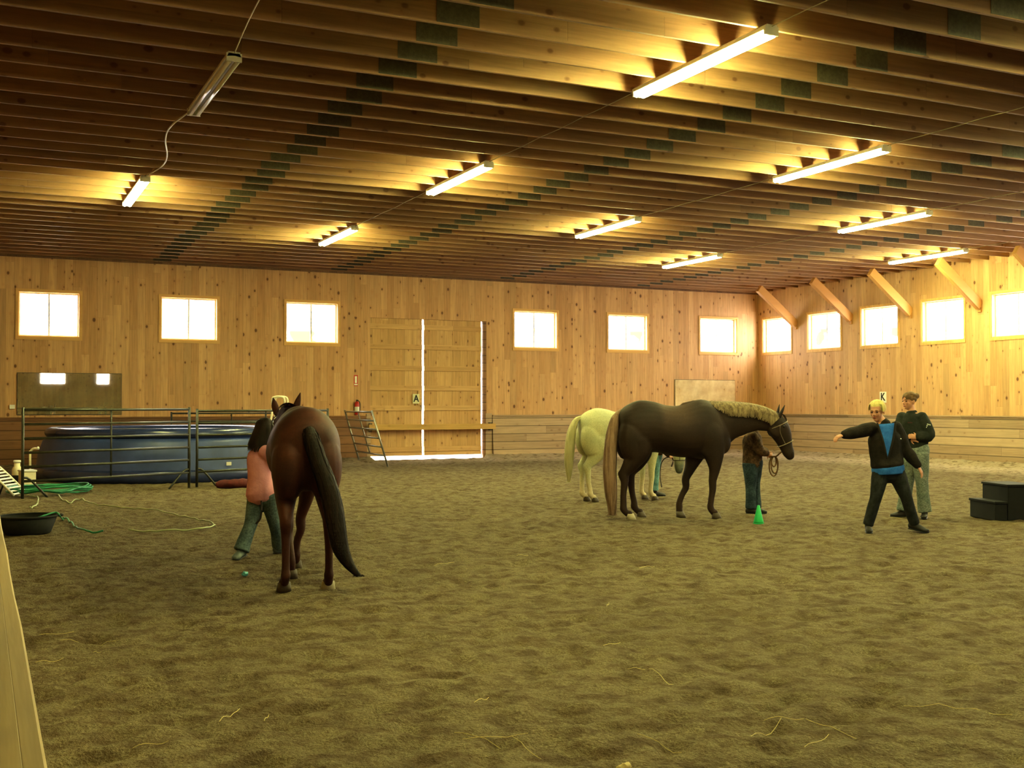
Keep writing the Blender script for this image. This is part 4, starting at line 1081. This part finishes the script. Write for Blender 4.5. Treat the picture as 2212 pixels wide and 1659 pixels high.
def shirt(root):
    bm = bmesh.new()  # blue shirt: front V and hem below the jacket
    loft(bm, [(-.0, .01, .80, .165, .14), (.005, .01, .765, .195, .165), (.01, .01, .69, .19, .165)], cd, 24, 4, cap=False)
    o = build('shirt_hem', bm, bluet, root, True)
    m = o.modifiers.new('s', 'SOLIDIFY'); m.thickness = .006
    # V panel laid over the chest surface
    N = 14; bm = bmesh.new(); rows = []
    for i in range(N+1):
        t = i/N; z = 1.285-.40*t
        w = .108*(1-t)+.004 if t > .06 else .104
        cx = -.075-.02*t; row = []
        dep = .132+.040*math.sin(min(1, t*1.5)*PI*.5)
        for j in range(9):
            u = -1+2*j/8; x = u*w; d = dep*math.sqrt(max(.1, 1-(x/.24)**2))+.006
            p = V((cx, 0, z)) + cd*x + fw*d
            row.append(bm.verts.new(p))
        rows.append(row)
    for a, b in zip(rows, rows[1:]):
        for j in range(8): bm.faces.new((a[j], a[j+1], b[j+1], b[j]))
    o = build('shirt_front', bm, bluet, root, True); m = o.modifiers.new('s', 'SOLIDIFY'); m.thickness = .02; m.offset = -1
    for s_ in (-1, 1):
        bm = bmesh.new(); pts = []
        for i in range(12):
            t = i/11; z = 1.30-.42*t; cx = -.075-.02*t; w = s_*(.110*(1-t)+.008); dep = (.132+.040*math.sin(min(1, t*1.5)*PI*.5))*math.sqrt(max(.1, 1-(w/.24)**2))+.008
            p = V((cx, 0, z)) + cd*w + fw*dep; pts.append((*p, .012, .006))
        loft(bm, pts, cd, 8, 1); build('lapel', bm, blackj, root, True)
    bm = bmesh.new(); p = V((.0, 0, 1.10))+cd*.09+fw*.145; ell(bm, p, (.007, .007, .007)); build('snap_button', bm, M['white'], root, True)
shirt(root)
def bl(rnd, i):
    a = rnd.uniform(-PI, PI); e = rnd.uniform(.1, 1.)
    top = hc+up*.118*hs-f*.02
    od = (f*math.cos(a)*1.05+lf*math.sin(a)).normalized(); ln = (.55 if math.cos(a) > .55 else 1.0)*rnd.uniform(.85, 1.1)
    pts = []
    for k in range(7):
        q = k/6*ln*1.75
        pts.append(hc-f*.015*hs+up*.03*hs+(od*math.sin(min(q, 2.1))*.100*hs+up*math.cos(min(q, 2.1))*.104*hs)*(1+.04*rnd.random()))
    return pts, od+up*.3
scalp(root, hc, A, hs, blond, bl, 330, .016)
# 2 girl with bun in dark sweater
navy = cloth('dark_sweater_cloth', (.018, .021, .018), (.032, .035, .028), 9)
wash = cloth('washed_grey_denim', (.10, .13, .115), (.20, .22, .19), 6, fine=.4)
brown = hairmat('brown_hair', (.09, .05, .022), (.19, .115, .05)); brbrow = plain('brow_brown', (.08, .045, .025))
GP = dict(head=(-.03, 0, 1.555), face=(-.90, -.42, -.03), hs=1.0, neck=(.0, 0, 1.425), chest=(.02, 0, 1.22), waist=(.045, 0, 1.03), pelvis=(.06, 0, .90),
 shL=(.10, -.10, 1.35), elL=(.185, -.13, 1.10), wrL=(.02, -.17, 1.075), haL=(-.06, -.16, 1.09), hnL=(0, -1, .3), curlL=.8, thL=1,
 shR=(-.085, .10, 1.35), elR=(-.13, .08, 1.10), wrR=(-.05, -.09, 1.06), haR=(0, -.15, 1.05), hnR=(-.6, -.6, .3), curlR=.8, thR=1,
 hipR=(.02, .075, .86), knR=(-.03, .07, .48), anR=(-.10, .06, .09), toR=(-.3, .02, .03),
 hipL=(.085, -.075, .86), knL=(.10, -.09, .48), anL=(.13, -.10, .09), toL=(.06, -.25, .03),
 cw=.15, ww=.14, pw=.155, hem=(.055, 0, .96), hemw=.165, hemd=.14, brow=brbrow, shoe=shoeb, skin=skin, top=dict(name='sweater', mat=navy, t=.028, fat=1.15), jeans=dict(mat=wash, t=.024, flare=.088), tw=.18)
ga = pd(1760+960/4.608, 15.05)
root, hc2, f2, lf2, up2, A2, hs2, fw2, cd2 = person(ga, AZ, GP, 'girl with hair bun in dark sweater and faded baggy jeans')
bm = bmesh.new()
for k in range(3):
    for j in range(3-(k == 1)): box(bm, (-.028+.02*j, -.003, -.03+.022*k), (-.014+.02*j, .003, -.016+.022*k), .002)
o = build('sleeve_emblem', bm, M['signwhite'], root); o.location = (.155, -.197, 1.225); o.rotation_euler = (.1, .25, .25)
bm = bmesh.new()
for j in range(6): box(bm, (-.03+.011*j, -.003, -.008+.003*(j % 2)), (-.023+.011*j, .003, .008-.002*(j % 3)), .001)
o = build('chest_emblem', bm, M['redcloth'], root); o.location = (-.075, -.158, 1.27); o.rotation_euler = (0, 0, -.75)
def bn(rnd, i):
    a = rnd.uniform(-PI, PI); od = (up2*math.cos(a)+lf2*math.sin(a)); pts = []
    for k in range(6):
        q = .35+k/5*1.9
        pts.append(hc2+up2*.03-f2*.01+(f2*math.cos(q)*.101+od*math.sin(q)*.088)+up2*.012*rnd.random())
    if (pts[0]-hc2).dot(up2) < .04 and math.cos(a) < 0: pts = [p+up2*.05-f2*.03 for p in pts]
    return pts, od
scalp(root, hc2, A2, hs2, brown, bn, 160, .018, cap=lambda c: (c.dot(f2) > .052 and c.dot(up2) < .055) or c.dot(up2) < -.02)
bm = bmesh.new(); bc = hc2-f2*.142+up2*.068
for i in range(26):
    a = 2*PI*i/26; ell(bm, bc+(up2*math.cos(a)+lf2*math.sin(a))*.018, (.02, .018, .024), A2, 2)
ell(bm, bc, (.03, .036, .036), A2); organic('hair_bun', bm, brown, root, .006, 1)
bm = bmesh.new()
for j in range(17):
    pass
tube(bm, [bc+f2*.03+(up2*math.cos(a)+lf2*math.sin(a))*.024 for a in [2*PI*j/16 for j in range(17)]], .006, 6); build('hair_tie', bm, M['black'], root, True)
# 3 girl in pink beside red horse
pink = cloth('pink_shirt_cloth', (.56, .25, .30), (.64, .31, .36), 8)
gjean = cloth('blue_green_denim', (.055, .082, .09), (.12, .16, .16), 6, fine=.35)
dark = hairmat('dark_brown_hair', (.012, .008, .006), (.03, .017, .012)); dkbrow = plain('brow_dark', (.02, .012, .008))
PP = dict(head=(.02, 0, 1.255), face=(.86, .42, -.12), hs=.96, neck=(.0, 0, 1.12), chest=(-.04, 0, .97), waist=(-.035, 0, .80), pelvis=(-.01, 0, .68),
 shR=(.03, -.12, 1.06), elR=(.15, -.02, .90), wrR=(.27, .16, .98), haR=(.34, .24, 1.02), hnR=(0, -.4, 1), thR=-1,
 shL=(-.07, .12, 1.07), elL=(.05, .26, .92), wrL=(.16, .42, 1.03), haL=(.22, .5, 1.08), hnL=(0, -.4, 1),
 hipR=(.06, -.03, .65), knR=(.085, .08, .36), anR=(.10, .30, .085), toR=(.20, .40, .03), heelR=.0,
 hipL=(-.06, .03, .65), knL=(-.12, -.0, .36), anL=(-.195, -.10, .085), toL=(-.22, -.2, .03), heelL=.02,
 cw=.13, ww=.13, pw=.14, hem=(-.015, 0, .64), hemw=.165, hemd=.165, build=.96, hz=.8, foot=.12, brow=dkbrow, shoe=plain('sneaker_grey', (.10, .12, .11), .7), top=dict(name='shirt', mat=pink, t=.016, sleeve=.5), jeans=dict(mat=gjean, t=.014, flare=.078), tw=.162)
pa = pd(480+300/3.3175, 11.15)
root, hc3, f3, lf3, up3, A3, hs3, fw3, cd3 = person(pa, AZ, PP, 'girl in pink shirt and jeans with dark hair beside the red horse')
def pk(rnd, i):
    a = rnd.uniform(.55, 2*PI-.55); od = (f3*math.cos(a)+lf3*math.sin(a)).normalized(); pts = []
    L = rnd.uniform(.17, .25)
    for k in range(9):
        q = k/8
        if q < .45:
            t = q/.45*1.55; pts.append(hc3+up3*.025-f3*.015+od*math.sin(t)*.100+up3*math.cos(t)*.105)
        else:
            t = (q-.45)/.55; pts.append(hc3+up3*.025-f3*.015+od*(.100+.012*t)-V((0, 0, 1))*(L*t)-f3*.06*t)
    return pts, od+V((0, 0, .1))
scalp(root, hc3, A3, hs3, dark, pk, 420, .02)
bm = bmesh.new(); tube(bm, [(.0, -.12, .60), (.01, -.14, .50), (.0, -.14, .40), (-.045, -.14, .345)], .009, 8, 5)
o = build('lead_strap', bm, M['darkstrap'], None, True); o.location = (pa.x, pa.y, 0); o.rotation_euler = (0, 0, AZ); tag(o, 'short dark strap hanging beside the girl in pink', 'strap')
# 4 handler in brown jacket behind dark horse's neck
camo = cloth('mottled_brown_jacket', (.035, .022, .015), (.13, .075, .045), 16, fine=.3)
djean = cloth('dark_blue_denim', (.02, .032, .045), (.05, .075, .09), 6, fine=.35)
HP = dict(head=(.03, .05, 1.275), face=(.9, -.3, -.1), hs=.94, neck=(.01, .03, 1.15), chest=(-.01, .0, 1.0), waist=(-.01, 0, .84), pelvis=(-.0, 0, .72),
 shR=(-.03, -.13, 1.08), elR=(.06, -.17, .88), wrR=(.17, -.10, .84), haR=(.24, -.08, .80), hnR=(0, -1, .2), curlR=1.1, thR=1,
 shL=(.05, .13, 1.08), elL=(.12, .12, .88), wrL=(.20, .02, .85), haL=(.26, -.03, .82), hnL=(.3, .9, .3), curlL=1.1, thL=-1,
 hipR=(-.05, -.055, .70), knR=(-.045, -.05, .40), anR=(-.045, -.05, .085), toR=(.05, -.12, .03),
 hipL=(.035, .055, .70), knL=(.035, .05, .40), anL=(.05, .06, .085), toL=(.16, .02, .03),
 cw=.135, ww=.125, pw=.13, hem=(-.01, 0, .68), hemw=.15, hemd=.135, hz=.85, foot=.12, brow=brbrow, shoe=shoeb, top=dict(name='jacket', mat=camo, t=.02, fat=1.05), jeans=dict(mat=djean, t=.014, flare=.072), tw=.155)
ha = pd(1380+1275/5.183, 15.55)
root, hc4, f4, lf4, up4, A4, hs4, fw4, cd4 = person(ha, AZ, HP, 'person in mottled brown jacket and dark jeans behind the dark horse neck')
def mkhair(hc, f, lf, up, L0, L1):
    def fn(rnd, i):
        a = rnd.uniform(.6, 2*PI-.6); od = (f*math.cos(a)+lf*math.sin(a)).normalized(); pts = []; L = rnd.uniform(L0, L1)
        for k in range(8):
            q = k/7
            if q < .55: t = q/.55*1.55; pts.append(hc+up*.02-f*.015+od*math.sin(t)*.096+up*math.cos(t)*.1)
            else: t = (q-.55)/.45; pts.append(hc+up*.02-f*.015+od*.096-V((0, 0, 1))*(L*t))
        return pts, od
    return fn
scalp(root, hc4, A4, hs4, dark, mkhair(hc4, f4, lf4, up4, .04, .08), 200, .02)
# lead rope: halter to hand and coil
bpy.context.view_layer.update()
def w(loc, anchor, rz): return Matrix.Rotation(rz, 3, 'Z') @ V(loc) + V((anchor.x, anchor.y, 0))
hp = w((1.50, -.0, .87), PAL, HRZ); hnd = w((.22, -.08, .80), ha, AZ)
bm = bmesh.new(); mid = (hp+hnd)*.5-V((0, 0, .03))
tube(bm, [hp, (hp*.7+mid*.3), mid, hnd], .011, 8, 5)
for (rx, rz_, ox) in ((.060, .135, .04), (.050, .115, .055), (.035, .07, .045)):
    pts = []
    for j in range(25):
        a = PI/2+2*PI*j/24; pts.append(hnd + R2*(ox+rx*math.cos(a)) + V((0, 0, -rz_-.0+rz_*math.sin(a))) + F2*(-.02+.01*math.cos(a)))
    tube(bm, pts, .010, 8, 2, side=F2)
tag(build('lead_rope', bm, M['rope'], None, True), 'coiled brown lead rope held below the dark horse muzzle', 'rope')
# 5 person in light jeans behind the dark horse
ljean = cloth('light_blue_denim', (.10, .22, .24), (.20, .36, .36), 6, fine=.25)
WP = dict(head=(.10, 0, 1.23), face=(.9, -.2, -.4), hs=.92, neck=(.05, 0, 1.11), chest=(.02, .0, .97), waist=(.0, 0, .82), pelvis=(-.0, 0, .70),
 shR=(.0, -.13, 1.05), elR=(.08, -.15, .84), wrR=(.22, -.10, .68), haR=(.30, -.08, .655), hnR=(0, -.6, .8), curlR=.7, thR=1,
 shL=(.05, .13, 1.05), elL=(.14, .12, .86), wrL=(.25, .02, .76), haL=(.33, -.02, .74), hnL=(0, .3, .9), curlL=.7, thL=-1,
 hipR=(-.02, -.055, .68), knR=(.0, -.05, .39), anR=(-.01, -.05, .11), toR=(.12, -.06, .03),
 hipL=(.02, .055, .68), knL=(.02, .05, .39), anL=(.0, .06, .11), toL=(.12, .06, .03),
 cw=.13, ww=.12, pw=.13, hem=(.0, 0, .70), hemw=.145, hz=.85, foot=.15, brow=brbrow, shoe=shoeb, top=dict(name='shirt', mat=camo, t=.014), jeans=dict(mat=ljean, t=.012, flare=.066), tw=.14)
wp = pd(1413, 18.55)
root, hc5, f5, lf5, up5, A5, hs5, fw5, cd5 = person(wp, AZ, WP, 'person in light blue jeans and black boots mostly hidden behind the dark horse')
scalp(root, hc5, A5, hs5, brown, mkhair(hc5, f5, lf5, up5, .03, .06), 200, .02)
def ropes():
    a = w((.27, -.08, .655), wp, AZ)
    bm = bmesh.new(); tube(bm, [a, a+R2*.03-V((0, 0, .06)), a+R2*.0-V((0, 0, .16))], .011, 8, 4)
    tube(bm, [a, a-R2*.10-V((0, 0, .02)), a-R2*.17-V((0, 0, .12)), a-R2*.185-V((0, 0, .33)), a-R2*.16-V((0, 0, .5))], .008, 8, 4)
    tube(bm, [a, a+R2*.08+V((0, 0, .02)), a+R2*.16+V((0, 0, .0))], .008, 8, 3)
    tag(build('lead_rope', bm, M['darkstrap'], None, True), 'dark lead rope hanging beside the light blue jeans', 'rope')
ropes()

# ---------------------------------------------------------------- world, camera, look
sc = bpy.context.scene
wd = bpy.data.worlds.new('World'); sc.world = wd; wd.use_nodes = True
t = wd.node_tree; N = t.nodes; L = t.links; bg = N['Background']
tc = N.new('ShaderNodeTexCoord'); nz = N.new('ShaderNodeTexNoise'); nz.inputs['Scale'].default_value = 26; nz.inputs['Detail'].default_value = 6
L.new(tc.outputs['Generated'], nz.inputs['Vector'])
sx = N.new('ShaderNodeSeparateXYZ'); L.new(tc.outputs['Generated'], sx.inputs[0])
def mr(i, a, b, c, d):
    m = N.new('ShaderNodeMapRange'); L.new(i, m.inputs[0])
    for k, v in enumerate((a, b, c, d)): m.inputs[k+1].default_value = v
    return m.outputs[0]
tr = mr(nz.outputs['Fac'], .54, .60, 0, 1); lowz = mr(sx.outputs[2], .065, .13, 1, .0)
mu = N.new('ShaderNodeMath'); mu.operation = 'MULTIPLY'; L.new(tr, mu.inputs[0]); L.new(lowz, mu.inputs[1])
mc = N.new('ShaderNodeMix'); mc.data_type = 'RGBA'; L.new(mu.outputs[0], mc.inputs[0])
mc.inputs[6].default_value = (1.0, .93, .88, 1); mc.inputs[7].default_value = (.035, .055, .025, 1)
L.new(mc.outputs[2], bg.inputs[0]); bg.inputs[1].default_value = 13.0
cam = bpy.data.cameras.new('Camera'); cam.sensor_width = 36; cam.sensor_fit = 'HORIZONTAL'; cam.lens = FPX/2212*36; cam.clip_start = .05; cam.clip_end = 200
co = bpy.data.objects.new('Camera', cam); C.objects.link(co); sc.camera = co
co.matrix_world = Matrix.Translation((0, 0, EYE)) @ Matrix.Rotation(-YAW, 4, 'Z') @ Matrix.Rotation(PI/2+PITCH, 4, 'X') @ Matrix.Rotation(-ROLL, 4, 'Z')
sc.view_settings.view_transform = 'Standard'; sc.view_settings.look = 'Medium High Contrast'
sc.view_settings.exposure = 1.05; sc.view_settings.gamma = 1.0
sc.cycles.max_bounces = 8; sc.cycles.diffuse_bounces = 5; sc.cycles.glossy_bounces = 4; sc.cycles.transparent_max_bounces = 8
sc.cycles.caustics_reflective = False; sc.cycles.caustics_refractive = False
sc.cycles.sample_clamp_indirect = 8; sc.cycles.use_denoising = True
